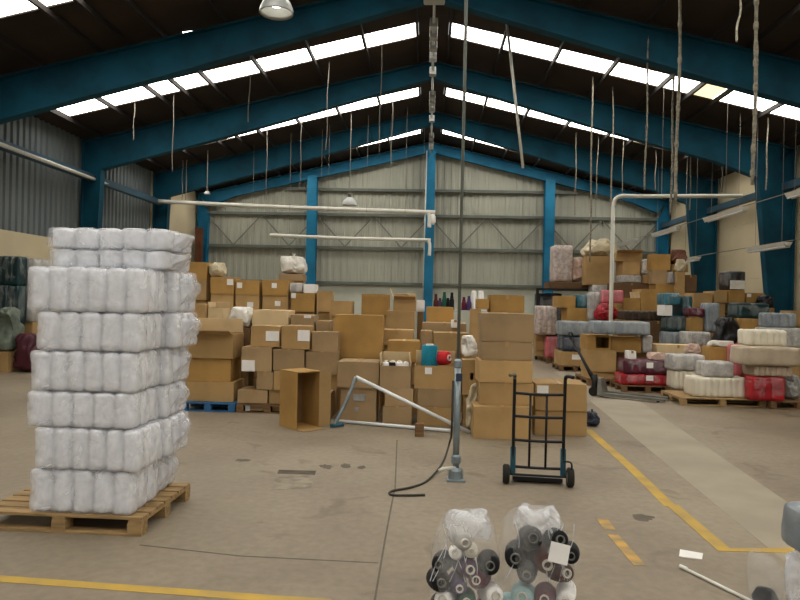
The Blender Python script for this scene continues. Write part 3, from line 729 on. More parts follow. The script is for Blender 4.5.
# ---------------- builders for the goods
def loc(it): return ((it['x0']+it['x1'])/2, (it['y0']+it['y1'])/2, it['z0'])
def paper_tags(it, root, hy):
    cx, cy, cz = loc(it)
    for (a, t, b_, u) in it.get('tags', ()):
        x0 = W(a, t, it['Y'])[0]-cx; x1 = W(b_, t, it['Y'])[0]-cx; z1 = W(a, t, it['Y'])[1]-cz; z0 = W(a, u, it['Y'])[1]-cz
        hx = (it['x1']-it['x0'])/2; x0 = max(x0, -hx+.004); x1 = min(x1, hx-.004); z0 = max(z0, .004); z1 = min(z1, it['z1']-it['z0']-.004)
        b = bmesh.new(); bx(b, x0, x1, -hy-.011, -hy+.004, z0, z1)
        link('paper_label', b, 'paper', root)['label'] = 'white paper label'
def build_box(it):
    hx, hy, h = (it['x1']-it['x0'])/2-.005, (it['y1']-it['y0'])/2-.005, it['z1']-it['z0']
    rnd = random.Random(it['label']+str(it['x0'])); sd = Vector((rnd.random()*50, rnd.random()*50, rnd.random()*50))
    b = bmesh.new(); op = it['open']; g = it['group']
    name = 'cardboard_box' if it['col'] != 'paper' else 'white_carton'
    if op:
        t = .012
        bx(b, -hx, hx, -hy, -hy+t, 0, h); bx(b, -hx, hx, hy-t, hy, 0, h)
        bx(b, -hx, -hx+t, -hy+t, hy-t, 0, h); bx(b, hx-t, hx, -hy+t, hy-t, 0, h); bx(b, -hx+t, hx-t, -hy+t, hy-t, 0, t)
    elif it.get('hole'):
        cx, cy, cz = loc(it); a, t_, bb, u = it['hole']
        x0 = max(W(a, t_, it['Y'])[0]-cx, -hx+.03); x1 = min(W(bb, t_, it['Y'])[0]-cx, hx-.03); z1 = min(W(a, t_, it['Y'])[1]-cz, h-.03); z0 = max(W(a, u, it['Y'])[1]-cz, .03); t = .012
        bx(b, -hx, x0, -hy, -hy+t, 0, h); bx(b, x1, hx, -hy, -hy+t, 0, h); bx(b, x0, x1, -hy, -hy+t, 0, z0); bx(b, x0, x1, -hy, -hy+t, z1, h)
        bx(b, -hx, hx, hy-t, hy, 0, h); bx(b, -hx, -hx+t, -hy+t, hy-t, 0, h); bx(b, hx-t, hx, -hy+t, hy-t, 0, h)
        bx(b, -hx+t, hx-t, -hy+t, hy-t, 0, t); bx(b, -hx+t, hx-t, -hy+t, hy-t, h-t, h)
    else:
        rd = rounder(hx, hy, h/2, .012)
        def fn(p):
            q = rd(p); n = noise.noise_vector((q+sd)*2.6)*.009
            k = (1-abs(p.z)/(h/2+1e-6))
            q = q + Vector((n.x*.9, n.y*.9, n.z*.35 if p.z > -h/2+.01 else 0))
            if p.z > h/2-.001 and abs(p.x) < hx*.98: q.z += .004*math.sin((p.x/hx+1)*pi*.5)
            q.x = max(-hx, min(hx, q.x)); q.y = max(-hy, min(hy, q.y)); q.z = max(-h/2, min(h/2, q.z))
            return q + Vector((0, 0, h/2))
        gridbox(b, hx, hy, h/2, 8, 8, 8, fn)
    root = link(name, b, it['col'])
    root.location = loc(it)
    if not op: root.rotation_euler.z = rnd.uniform(-.02, .02)
    tag(root, it['label'], 'box' if it['col'] != 'paper' else 'carton', g)
    if op:
        fl = {'F': ((0, -hy+.006), 2*hx-.02), 'B': ((0, hy-.006), 2*hx-.02), 'L': ((-hx+.006, 0), 2*hy-.02), 'R': ((hx-.006, 0), 2*hy-.02)}
        for s in op:
            (ax, ay), ln = fl[s]; w = min(hx, hy)*.75
            if it.get('steep'): ang = math.radians({'F': 150, 'B': 62, 'L': 112, 'R': 35}[s])
            else: ang = math.radians({'F': 165, 'B': 80, 'L': 95, 'R': 80}[s])
            fb = bmesh.new()
            if it.get('steep') and s in 'LR': w = .22
            bx(fb, -ln/2, ln/2, 0, w, -.004, .004)
            dr = {'F': 0, 'B': pi, 'L': -pi/2, 'R': pi/2}[s]
            # angle 0 folds in over the box, 90 stands upright, 180 lies outward
            M = Matrix.Translation((ax, ay, h+.006)) @ Matrix.Rotation(dr, 4, 'Z') @ Matrix.Rotation(ang, 4, 'X')
            bmesh.ops.transform(fb, matrix=M, verts=fb.verts)
            link('flap', fb, 'card_pale' if s != 'F' else it['col'], root)
        if it.get('fill'):
            kind, n, ms = it['fill']
            for k in range(n):
                x = -hx+.075+(2*hx-.15)*((k % 4)/3.0); y = -hy+.09+.14*(k//4)
                CONES.append((root.location+Vector((x, y, h-.055)), k, ms[k % len(ms)]))
    else:
        tb = bmesh.new()
        if not it.get('hole'):
            bx(tb, -.024, .024, -hy-.0015, hy*.96, h-.0005, h+.0015); 
            if rnd.random() < .45: bx(tb, -.024, .024, -hy-.0035, -hy+.002, h-min(.07, h*.3), h+.001)
            link('tape', tb, 'tape', root)['label'] = 'strip of packing tape'
    if it.get('film'):
        fb = bmesh.new(); bx(fb, -.08, .1, -hy-.011, -hy+.004, h*.62, h*.82); bx(fb, -.06, -.0, -hy-.011, -hy+.004, h*.3, h*.42)
        link('film_patch', fb, 'sack_grey', root)['label'] = 'purple grey film patch'
    paper_tags(it, root, hy)
def ribfn(hx, hy, h, ribs, rnd, amp=.034, lump=.012, rad=.045):
    rd = rounder(hx, hy, h/2, rad); sd = Vector((rnd.random()*50, rnd.random()*50, rnd.random()*50))
    def fn(p):
        q = rd(p); u = (p.x/hx+1)/2*ribs; dip = 1-abs(math.sin(pi*u))
        dip = dip**3
        if abs(p.x) < hx*.97:
            if p.y < -hy*.8: q.y += amp*dip
            if p.y > hy*.8: q.y -= amp*dip
            if p.z > h/2*.8: q.z -= amp*.6*dip
        v = (p.y/hy+1)/2*max(1, round(ribs*hy/hx)); d2 = (1-abs(math.sin(pi*v)))**3
        if abs(p.x) > hx*.9 and abs(p.y) < hy*.97: q.x -= math.copysign(amp*d2, p.x)
        n = noise.noise_vector((q+sd)*5)*lump + noise.noise_vector((q+sd)*14)*lump*.35
        q += Vector((n.x, n.y, n.z*.6))
        q.x = max(-hx, min(hx, q.x)); q.y = max(-hy, min(hy, q.y)); q.z = max(-h/2, min(h/2, q.z))
        return q + Vector((0, 0, h/2))
    return fn
def build_pack(it):
    hx, hy, h = (it['x1']-it['x0'])/2, (it['y1']-it['y0'])/2, it['z1']-it['z0']
    rnd = random.Random(it['label']); b = bmesh.new(); r = it['ribs']
    nx = min(48, max(10, r*6)); gridbox(b, hx, hy, h/2, nx, 10, 8, ribfn(hx, hy, h, r, rnd))
    root = link('wrapped_bundle', b, it['m'], smooth=True); root.location = loc(it)
    tag(root, it['label'], 'bundle', it['group'])
    if it.get('pale'):
        pb = bmesh.new(); bx(pb, -hx*.8, hx*.9, -hy-.012, -hy+.03, .02, h*.5, .01); link('white_panel', pb, 'sack_white', root)['label'] = 'white lower panel'
    # loose film lying over the goods
    fb = bmesh.new(); k = 1.0
    f0 = ribfn(hx*1.0, hy*1.0, h*.9, 1, rnd, 0, .03, .08)
    gridbox(fb, hx*1.0, hy*1.0, h*.45, 10, 6, 5, lambda p: (lambda q: Vector((q.x*1.012, q.y*1.02, q.z+h*.1)))(f0(p)))
    if it['m'] not in ('roll_cream', 'bundle_beige', 'bundle_brown'): link('film_wrap', fb, 'wrap_thin', root, smooth=True)['label'] = 'clear plastic film'
    else: fb.free()
    paper_tags(it, root, hy+.012)
def build_sack(it):
    hx, hy, h = (it['x1']-it['x0'])/2, (it['y1']-it['y0'])/2, it['z1']-it['z0']
    rnd = random.Random(it['label']); sd = Vector((rnd.random()*50, rnd.random()*50, rnd.random()*50))
    b = bmesh.new(); kn = it['knot']; hb = h*(.86 if kn else 1)
    rd = rounder(hx, hy, hb/2, min(hx, hy, hb/2)*.75)
    sz = max(hx, hb/2)
    def fn(p):
        q = rd(p); t = (q.z/hb+.5)
        n = noise.noise_vector((q+sd)*(1.1/sz))*sz*.42
        fold = 1-abs(noise.noise((q+sd)*(2.6/sz)))*2
        fold2 = 1-abs(noise.noise((q-sd)*(5.5/sz)))*2
        dr_ = Vector((q.x, q.y, q.z*.6)); dr_ = dr_.normalized() if dr_.length else dr_
        q = q*.9 + (n + dr_*sz*(.15*fold+.07*fold2))*min(1, t*2.5+.3)
        taper = 1-.38*max(0, t-.3)
        q.x *= taper; q.y *= taper
        q.x = max(-hx, min(hx, q.x)); q.y = max(-hy, min(hy, q.y)); q.z = max(-hb/2, min(hb/2, q.z))
        return q + Vector((0, 0, hb/2))
    gridbox(b, hx, hy, hb/2, 20, 16, 18, fn)
    root = link('plastic_sack', b, it['m'], smooth=True); root.location = loc(it); tag(root, it['label'], 'bag', it['group'])
    if kn:
        nb = bmesh.new(); w = min(.06, hx*.28)
        lathe(nb, [(w*1.25, hb*.8), (w*.7, hb*.97), (w*.35, h*.93), (w*.55, h*.97), (w*.85, h)], 10)
        link('tied_neck', nb, it['m'], root, smooth=True)
def build_rack(it):
    hx, hy, h = (it['x1']-it['x0'])/2, (it['y1']-it['y0'])/2, it['z1']-it['z0']; h = it['z1']
    root = thing('steel_rack', it['label'], 'rack', ((it['x0']+it['x1'])/2, (it['y0']+it['y1'])/2, 0))
    b = bmesh.new(); bx(b, -hx, hx, -hy, hy, h-.07, h); link('top_shelf', b, it['m'], root)
    for sx in (-1, 1):
        for sy in (-1, 1):
            b = bmesh.new(); bx(b, sx*(hx-.04)-.035, sx*(hx-.04)+.035, sy*(hy-.04)-.035, sy*(hy-.04)+.035, 0, h-.07); link('post', b, it['m'], root)
def build_pallet(it):
    hx, hy, h = (it['x1']-it['x0'])/2, (it['y1']-it['y0'])/2, it['z1']
    root = thing('wooden_pallet', it['label'], 'pallet', ((it['x0']+it['x1'])/2, (it['y0']+it['y1'])/2, 0), 0, it['group'])
    pallet_parts(root, hx, hy, h, it['m'])
def pallet_parts(root, hx, hy, h, m):
    b = bmesh.new(); n = 7 if hy > .45 else 5
    for k in range(n):
        w = 2*hy/n; y = -hy+w*k; bx(b, -hx, hx, y+.012, y+w-.012, h-.022, h, .003)
    link('deck_boards', b, m, root)
    b = bmesh.new()
    b.free()
    for x in (-hx+.05, 0, hx-.05):
        b = bmesh.new(); bx(b, x-.05, x+.05, -hy, hy, h-.044, h-.022); link('stringer_board', b, m, root)
    for y in (-hy+.055, 0, hy-.055):
        b = bmesh.new(); bx(b, -hx, hx, y-.05, y+.05, 0, .02, .003); link('bottom_board', b, m, root)
    for x in (-hx+.055, 0, hx-.055):
        for y in (-hy+.055, 0, hy-.055):
            b = bmesh.new(); bx(b, x-.055, x+.055, y-.055, y+.055, .02, h-.044, .004); link('block', b, m, root)
CONES = []
BLD = dict(box=build_box, pack=build_pack, sack=build_sack, rack=build_rack, pallet=build_pallet)
for it in IT: BLD[it['k']](it)
# ------------------------------------------------------------------ yarn cones
def axis_matrix(d):
    return Vector(d).normalized().to_track_quat('Z', 'Y').to_matrix().to_4x4()
def cone(loc_, d, r0, r1, ln, m, label, group, name='yarn_cone', core='core'):
    """axis d points from the wide base to the narrow tip; loc_ is the middle"""
    b = bmesh.new()
    lathe(b, [(r0*.55, -ln/2), (r0*.93, -ln/2), (r0, -ln/2+.012), (r0*.5+r1*.5+.004, 0), (r1, ln/2-.012), (r1*.9, ln/2), (r1*.5, ln/2)], 18)
    o = link(name, b, m, smooth=True); o.matrix_world = Matrix.Translation(loc_) @ axis_matrix(d)
    tag(o, label, 'yarn cone', group)
    b = bmesh.new(); lathe(b, [(r1*.5, -ln/2-.006), (r1*.5, ln/2+.018), (r1*.36, ln/2+.018), (r1*.34, ln/2-.02)], 14)
    link('tube_core', b, core, o, smooth=True)
    return o
cl = ['white cone in the open carton next to the teal one', 'dark cone among white cones in the open carton']
for p, k, m in CONES:
    dark = m == 'yarn_black'
    cone(p, (0, 0, 1), .06, .045, .2, m, cl[1] if dark else cl[0], 'cones in the open carton')
def gz(label):
    return next(i for i in IT if i['label'] == label)
tb = gz('open carton with a teal roll and a red roll sticking out'); yy = tb['y0']+.2
x0, z0 = W(421, 366, yy); x1, z1 = W(438, 347, yy)
cone(Vector(((x0+x1)/2, yy, tb['z1']-.06+(z1-z0)/2)), (0, 0, 1), (x1-x0)/2, (x1-x0)/2*.93, z1-z0+.12, 'yarn_teal', 'big teal yarn roll standing in the open carton', 'rolls in the open carton', 'yarn_roll')
x0, z0 = W(444, 358, yy)
cone(Vector((x0, yy, z0)), (.8, -.55, .08), .105, .095, .17, 'yarn_red', 'bright red yarn roll lying in the carton beside the teal roll', 'rolls in the open carton', 'yarn_roll')
x0, z0 = W(430, 378, yy)
# dark spindles standing behind the orange brown box
for i, (px, pt, m, lab) in enumerate(((436, 294, 'yarn_brown', 'thin reddish dark spindle, leftmost of the row against the white dado'), (444.5, 292, 'yarn_green', 'tall dark green spindle in the row against the white dado'), (452, 292.5, 'yarn_black', 'tall black spindle in the row against the white dado'), (440, 298, 'yarn_plum', 'short plum spindle between the reddish and the green one'), (448, 298, 'yarn_black', 'short black spindle between the green and the tall black one'), (464, 297, 'yarn_maroon', 'maroon spindle just right of the steel post'), (469, 296, 'yarn_purple', 'purple spindle second right of the steel post'))):
    Y = 13.68+.14*(i > 2 and i < 5)+.14*(i == 1); x, z = W(px, pt, Y); zb = W(455, 309, 13.8)[1]-.02
    b = bmesh.new(); h = z-zb
    lathe(b, [(.05, 0), (.055, .02), (.052, .08), (.05, h*.55), (.04, h*.62), (.028, h*.9), (.03, h)], 12)
    o = link('yarn_spindle', b, m, smooth=True); o.location = (x, Y, zb); tag(o, lab, 'spindle', 'spindles behind the middle pile')
    b = bmesh.new(); lathe(b, [(.06, 0), (.06, .012)], 12); link('base_disc', b, 'black_metal', o)
for px, lab in ((474, 'left of two white cones against the white dado'), (481, 'right of two white cones against the white dado')):
    Y = 13.8; x, zt = W(px, 291, Y); zb = W(px, 309, Y)[1]
    cone(Vector((x, Y, (zt+zb)/2)), (0, 0, 1), .075, .05, zt-zb, 'yarn_white', lab, 'white cones by the spindles')
zb = W(455, 309, 13.8)[1]-.02; xa = W(430, 309, 13.8)[0]; xb = W(487, 309, 13.8)[0]
t = thing('work_table', 'grey table behind the middle pile carrying the row of spindles', 'table', ((xa+xb)/2, 13.85, 0))
b = bmesh.new(); hx = (xb-xa)/2; bx(b, -hx, hx, -.35, .35, zb-.04, zb); link('tabletop', b, 'enamel', t)
for sx in (-1, 1):
    for sy in (-1, 1):
        b = bmesh.new(); bx(b, sx*(hx-.05)-.025, sx*(hx-.05)+.025, sy*.3-.025, sy*.3+.025, 0, zb-.04); link('leg', b, 'jack_grey', t)

# ------------------------------------------------------------------ the pallet of white bundles at the left
CX, CY = F(141, 537); RZS = math.radians(-1.2)
def loc_s(lx, ly, z): return Vector((CX, CY, z)) + Matrix.Rotation(RZS, 3, 'Z') @ Vector((lx, ly, 0))
PW, PD = 1.28, .96
p = thing('wooden_pallet', 'pale wooden pallet under the tall stack of white bundles', 'pallet', loc_s(-PW/2, PD/2, 0), RZS, 'wooden pallets under the goods')
pallet_parts(p, PW/2, PD/2, .14, 'wood')
roll_me = {}
def bundle(lx0, lx1, ly0, ly1, z0, z1, label, nx=5, ny=3, tilt=0, seed=0):
    hx, hy, h = (lx1-lx0)/2, (ly1-ly0)/2, z1-z0
    root = thing('white_bundle', label, 'bundle', loc_s((lx0+lx1)/2, (ly0+ly1)/2, z0), RZS+tilt, 'bundles on the left pallet')
    r = min((hx-.012)/nx, (hy-.012)/ny)
    sx, sy = (hx-.012)/nx/r, (hy-.012)/ny/r
    key = (round(h, 3), round(r, 3))
    if key not in roll_me:
        b = bmesh.new(); q = .022
        lathe(b, [(r*.3, .006), (r-q, .006), (r-.006, .006+q*.4), (r, .006+q), (r, h-.012-q), (r-.006, h-.012-q*.4), (r-q, h-.012), (r*.3, h-.012), (r*.25, h-.03)], 20)
        me = bpy.data.meshes.new('paper_roll'); b.to_mesh(me); b.free(); me.materials.append(MATS['roll_white'])
        me.polygons.foreach_set('use_smooth', [True]*len(me.polygons)); roll_me[key] = me
    for i in range(nx):
        for j in range(ny):
            if 0 < i < nx-1 and 0 < j < ny-1: continue
            o = bpy.data.objects.new('roll', roll_me[key]); C.objects.link(o); o.parent = root
            o.location = (-hx+.012+(2*i+1)*r*sx, -hy+.012+(2*j+1)*r*sy, 0); o.scale = (sx*.97, sy*.97, 1)
    rnd = random.Random(seed); b = bmesh.new()
    base = ribfn(hx, hy, h, nx, rnd, .022, .012, .03)
    gridbox(b, hx, hy, h/2, nx*6, 18, 10, base)
    w = link('plastic_wrap', b, 'wrap', root, smooth=True); w['label'] = 'crinkled clear plastic wrap'
    if seed < 20: return root
    # bunched film sticking out of the right end
    b = bmesh.new(); sd = rnd.random()*40
    def tail(q):
        v = Vector((q.x, q.y, q.z)); t = (q.x/.05+1)/2
        v.y *= 1-.6*t; v.z *= 1-.8*t; v.z += .05*t
        n = noise.noise_vector(v*7+Vector((sd, sd, 0)))*.03
        return v+n*.8+Vector((hx+.028, hy*.1, h*.5))
    gridbox(b, .05, hy*.72, h*.34, 6, 10, 8, tail)
    link('film_tail', b, 'wrap', root, smooth=True)['label'] = 'bunched film at the end of the wrap'
    return root
X = lambda px, Y=4.92: (W(px+2, 400, Y)[0]-CX)
layers = [(33, 136, .14, .467, 180, 'bottom'), (38, 143, .467, .787, 192, 'second from bottom'), (30, 137, .787, 1.06, 189, 'third from bottom'), (33, 138, 1.06, 1.366, 191, 'fourth from bottom'), (38, 142, 1.366, 1.66, 199, 'fifth from bottom'), (28, 144, 1.66, 2.0, 197, 'sixth from bottom')]
for k, (a, b_, z0, z1, rb, nm) in enumerate(layers):
    x0, x1 = X(a), X(b_); xr = X(rb, 5.68)-.09
    bundle(x0, x1, .0 if k else .02, .48, z0, z1, 'front white bundle in the %s layer of the left pallet stack' % nm, 6 if k in (1, 3, 5) else 5, 3, 0, k)
    bundle(x0+(xr-x1)*.6, xr, .49, .96, z0, z1, 'rear white bundle in the %s layer of the left pallet stack' % nm, 5, 3, 0, k+20)
x0, x1 = X(63, 5.45), X(178, 5.45)
bundle(x0, x1-.02, .30, .82, 2.0, 2.155, 'lower of the two flat white bundles crowning the left stack', 5, 3, 0, 41)
bundle(x0-.01, x1, .29, .82, 2.155, 2.325, 'topmost flat white bundle crowning the left stack', 5, 3, 0, 42)

# ------------------------------------------------------------------ two clear bags of cones in the foreground
def clear_bag(pl, pr, pt, Y, dep, label, cones, low, seed, m='wrap_haze'):
    x0 = W(pl, 570, Y)[0]; x1 = W(pr, 570, Y)[0]; zt = W((pl+pr)/2, pt, Y)[1]; hx = (x1-x0)/2
    cx = (x0+x1)/2; rnd = random.Random(seed); sd = Vector((seed*3.1, seed, 2))
    b = bmesh.new(); hy = dep/2; rd = rounder(hx, hy, zt/2, .11)
    def fn(q):
        v = rd(q); t = v.z/zt+.5
        n = noise.noise_vector((v+sd)*6)*.035+noise.noise_vector((v+sd)*17)*.014
        v = v+n*min(1, .3+t); k = 1-.28*max(0, t-.62)/.38
        v.x *= k; v.y *= k; v.x = max(-hx, min(hx, v.x))
        v.z = max(-zt/2+.001, min(zt/2, v.z)); return v+Vector((0, 0, zt/2))
    gridbox(b, hx, hy, zt/2, 18, 16, 18, fn)
    root = link('clear_plastic_bag', b, m, smooth=True); root.location = (cx, Y+dep*.42, 0); tag(root, label, 'bag', 'clear bags in the foreground')
    b = bmesh.new()
    for i in range(7):
        a = rnd.uniform(-.9, .9); pts = []
        for q in range(5):
            s = q/4; pts.append((hx*(a*(1-.1*s)+.25*math.sin(3*s+i)), -hy*(.92-.25*s), zt*(.45+.5*s)))
        tube(b, bez(pts, 4), [.0028]*17, 5)
    link('film_folds', b, 'wrap', root, smooth=True)['label'] = 'shiny folds in the film'
    b = bmesh.new(); sd2 = sd*2
    gridbox(b, hx*.62, hy*.5, zt*.10, 14, 12, 8, lambda q: (lambda v: v+noise.noise_vector((v+sd2)*9)*.05+noise.noise_vector((v+sd2)*21)*.02)(rounder(hx*.62, hy*.5, zt*.10, .05)(q))+Vector((hx*.12, .06, zt*.87)))
    link('gathered_top', b, 'wrap', root, smooth=True)['label'] = 'whitish gathered top of the bag'
    for (px, py, r, m2, lab) in cones:
        Yc = Y+.075; x, z = W(px, py, Yc)
        d = Vector((rnd.uniform(-.3, .3), -1, rnd.uniform(-.05, .35)))
        cone(Vector((x, Yc, z)), d, r*1.22, r*1.0, .16, m2, lab, 'cones in the foreground bags', core='core' if m2 != 'yarn_black' else 'jack_grey')
    for i, m2 in enumerate(low):
        cone(Vector((x0+.06+(2*hx-.12)*i/max(1, len(low)-1), Y+.12, .07)), (0, -1, .05), .058, .045, .15, m2, 'yarn cone at the very bottom of a clear foreground bag', 'bottom cones in the foreground bags')
    return root
s = 'in the left clear bag'
clear_bag(431, 501, 521, 3.62, .36, 'left of two clear plastic bags of yarn cones in the foreground',
    [(461, 538, .048, 'bundle_palegrey', 'pale grey cone at the top '+s), (456.5, 552, .036, 'yarn_white', 'small white cone under the pale grey top one '+s), (470.5, 550, .036, 'core', 'beige cone right of the small white one '+s), (489, 563, .052, 'yarn_black', 'black cone at the right side '+s), (442, 562, .046, 'yarn_black', 'black cone at the upper left side '+s), (466, 566, .05, 'yarn_plum', 'plum striped cone in the middle '+s), (439, 580, .052, 'yarn_black', 'black cone at the lower left side '+s), (479, 578, .048, 'yarn_maroon', 'pinkish maroon cone '+s), (458, 583, .042, 'yarn_purple', 'purple cone below the plum one '+s), (446, 598, .05, 'yarn_white', 'white cone with a dark centre at the bottom left '+s), (466, 599, .046, 'yarn_green', 'dark green cone near the bottom '+s), (491, 593, .05, 'yarn_white', 'big white cone at the bottom right '+s)],
    ['yarn_black', 'yarn_white', 'yarn_maroon'], 3)
s = 'in the right clear bag'
cb = clear_bag(502, 577, 519, 3.66, .36, 'right of two clear plastic bags of yarn cones in the foreground',
    [(531, 538, .056, 'yarn_black', 'black cone at the top '+s), (556, 539, .05, 'yarn_black', 'black cone beside the white label '+s), (517, 555, .06, 'yarn_black', 'big black cone at the left '+s), (570, 553, .045, 'yarn_black', 'black cone at the right edge '+s), (544, 558, .058, 'yarn_brown', 'dark red brown cone in the middle '+s), (527, 570, .05, 'yarn_black', 'black cone low in the dark cluster '+s), (560, 571, .05, 'yarn_brown', 'dark red brown cone under the white label '+s), (523, 595, .058, 'yarn_lightblue', 'pale blue cone at the bottom '+s), (545, 596, .052, 'yarn_maroon', 'wine red cone at the bottom '+s), (566, 594, .046, 'yarn_white', 'white cone at the bottom right '+s)],
    ['yarn_lightblue', 'yarn_maroon', 'yarn_white'], 5)
b = bmesh.new(); hw_, hh = .055, .052; bx(b, -hw_, hw_, -.002, .002, -hh, hh)
o = link('paper_label', b, 'paper', cb); x, z = W(559, 553, 3.62)
o.location = Vector((x, 3.615, z))-cb.location; o.rotation_euler = (math.radians(-12), math.radians(14), math.radians(6)); o['label'] = 'white paper label on the film'

# goods at the right edge of the foreground
Y = 3.85; x0 = W(768, 575, Y+.35)[0]; zt = W(785, 560, Y)[1]
IT2 = [dict(k='sack', x0=x0, x1=x0+.5, y0=Y, y1=Y+.35, z0=0, z1=zt, label='whitish clear film bag on the floor at the right edge of the foreground', m='wrap', group='goods at the right edge', knot=False),
       dict(k='pack', x0=W(779, 530, Y+.3)[0], x1=W(779, 530, Y+.3)[0]+.5, y0=Y+.03, y1=Y+.3, z0=zt, z1=W(790, 508, Y+.1)[1], label='dark grey wrapped pack on the clear film bag at the right edge', m='bundle_grey', ribs=2, group='goods at the right edge', tags=())]
for it in IT2: BLD[it['k']](it)
b = bmesh.new(); sx = x0
gridbox(b, .07, .12, zt*.42, 12, 12, 14, lambda q: (lambda v: v+noise.noise_vector(v*8+Vector((3, 9, 1)))*.03)(rounder(.07, .12, zt*.42, .06)(q))+Vector((0, 0, zt*.46)))
o = link('loose_film', b, 'wrap_thin', smooth=True); o.location = (x0-.10, Y+.2, 0.0); tag(o, 'loose clear film trailing left of the dark grey pack at the right edge', 'film')
bmk = bmesh.new(); x, y = F(765, 601); lathe(bmk, [(.07, 0), (.075, .02), (.05, .07), (.03, .075)], 12)
o = link('yarn_cone', bmk, 'yarn_black', smooth=True); o.location = (x, y, 0); tag(o, 'dark cone lying on the floor below the loose film at the right edge', 'yarn cone')

# paper and rod on the floor
q = [F(680, 550), F(703, 554), F(702, 560), F(679, 557)]
o = floor_poly('paper_sheet', q, 'paper', .006); o.parent = None; tag(o, 'white scrap of paper lying on the floor near the yellow corner', 'paper')
b = bmesh.new(); a = F(680, 568); c = F(757, 606); a2 = F(687, 571)
tube(b, [(a[0], a[1], .012), (c[0], c[1], .012)], .011, 8)
o = link('white_rod', b, 'white_pipe', smooth=True); tag(o, 'thin white rod lying on the floor in front of the paper scrap', 'rod')
b = bmesh.new(); tube(b, [(a[0], a[1], .014), (a2[0], a2[1], .014)], .0135, 8); link('end_cap', b, 'paper', o)

# ------------------------------------------------------------------ steel post in the middle with its cable
px, py = F(455.5, 480)
t = thing('steel_post', 'grey steel post standing on the floor with a thin conduit rising to the roof', 'post', (px, py, 0))
b = bmesh.new(); bx(b, -.09, .09, -.09, .09, 0, .02, .004); lathe(b, [(.075, .02), (.07, .1), (.05, .13)], 14); link('base_plate', b, 'galv', t)
b = bmesh.new(); tube(b, [(0, 0, .02), (0, 0, 1.15)], .034, 14); link('post_tube', b, 'galv', t, smooth=True)
b = bmesh.new(); lathe(b, [(.042, .17), (.05, .18), (.05, .24), (.036, .26)], 14); link('collar', b, 'galv', t)
b = bmesh.new(); lathe(b, [(.036, 1.13), (.04, 1.14), (.04, 1.2), (.02, 1.22)], 14); link('top_cap', b, 'galv', t)
b = bmesh.new(); bx(b, -.02, .045, -.07, -.035, 1.0, 1.08, .006); link('switch_box', b, 'bundle_navy', t)
b = bmesh.new(); lean = .02; tube(b, [(0, 0, 1.2), (lean*.4, 0, 4), (.0, .0, roofz(px)-.16)], [.017, .017, .024], 10); link('conduit', b, 'girt', t, smooth=True)['label'] = 'thin dark conduit'
b = bmesh.new(); tube(b, [(0, -.02, .13), (-.13, -.05, .12), (-.17, -.05, .10)], .018, 8); link('side_spigot', b, 'white_pipe', t, smooth=True)
b = bmesh.new(); pts = [Vector((px-.045, py-.01, 1.0)), Vector((px-.05, py-.02, .5))]+[Vector((*F(*q, z), z)) for q, z in (((450, 441), .22), ((443, 462), .06), ((428, 480), .012), ((412, 487), .012), ((392, 491), .012), ((393, 495), .012), ((425, 495), .012))]
tube(b, bez(pts, 8), .011, 8); o = link('power_cable', b, 'cable', smooth=True); tag(o, 'dark cable curving from the steel post down onto the floor', 'cable')

# ------------------------------------------------------------------ hand truck
hx0, hy0 = F(512, 482); hx1, hy1 = F(563, 485)
t = thing('hand_truck', 'black sack truck with two wheels standing in front of the big box stack', 'hand truck', ((hx0+hx1)/2, (hy0+hy1)/2, 0), math.atan2(hy1-hy0, hx1-hx0))
hw2 = .245; H = 1.06
for s in (-1, 1):
    b = bmesh.new(); tube(b, bez([(s*hw2, 0, .1), (s*hw2, -.02, .5), (s*hw2, -.05, H-.06), (s*hw2, -.06, H)], 5)+[Vector((s*hw2, -.10, H+.02))], .0165, 8); link('upright', b, 'black_metal', t, smooth=True)
    b = bmesh.new(); tube(b, bez([(s*hw2, -.06, H-.01), (s*hw2+(-.01 if s<0 else .01), -.11, H+.03), (s*hw2+(-.05 if s<0 else .06), -.2, H+.03)], 5), .018, 8); link('handle_grip', b, 'hub' if s < 0 else 'black_metal', t, smooth=True)
    b = bmesh.new(); bx(b, s*hw2-.026, s*hw2+.026, -.022, .022, .08, .36, .004); link('lower_plate', b, 'teal_metal', t)['label'] = 'blue green lower bracket'
    b = bmesh.new(); R = .095; M = Matrix.Rotation(pi/2, 4, 'Y'); cx = s*(hw2+.065)
    lathe(b, [(R*.55, -.03), (R*.85, -.034), (R, -.02), (R, .02), (R*.85, .034), (R*.55, .03)], 22, cx, -.06, R, M); wv = link('wheel', b, 'rubber', t, smooth=True)
    b = bmesh.new(); lathe(b, [(R*.2, -.036), (R*.56, -.03), (R*.56, .03), (R*.2, .036)], 16, cx, -.06, R, M); link('hub', b, 'hub', wv)
b = bmesh.new()
for z in (.90, .67, .43, .16):
    pts = [(-hw2, -.05*z, z), (0, -.05*z+.03, z-.012), (hw2, -.05*z, z)]; tube(b, bez(pts, 5), .0145, 8)
link('cross_bars', b, 'black_metal', t, smooth=True)
for x in (-.085, .075):
    b = bmesh.new(); tube(b, [(x, .01, .16), (x, -.01, .9)], .012, 8); link('centre_bar', b, 'black_metal', t, smooth=True)
b = bmesh.new(); tube(b, [(-hw2-.07, -.06, .095), (hw2+.07, -.06, .095)], .011, 8); link('axle', b, 'black_metal', t)
b = bmesh.new(); bx(b, -hw2, hw2, .0, .2, .02, .03, .003); bx(b, -hw2, hw2, -.005, .012, .02, .06, .003); link('toe_plate', b, 'black_metal', t)
b = bmesh.new(); tube(b, bez([(hw2, -.03, .24), (hw2+.06, -.1, .25), (hw2+.075, -.1, .2), (hw2+.07, -.06, .1)], 5), .009, 6); link('wheel_stay', b, 'black_metal', t)

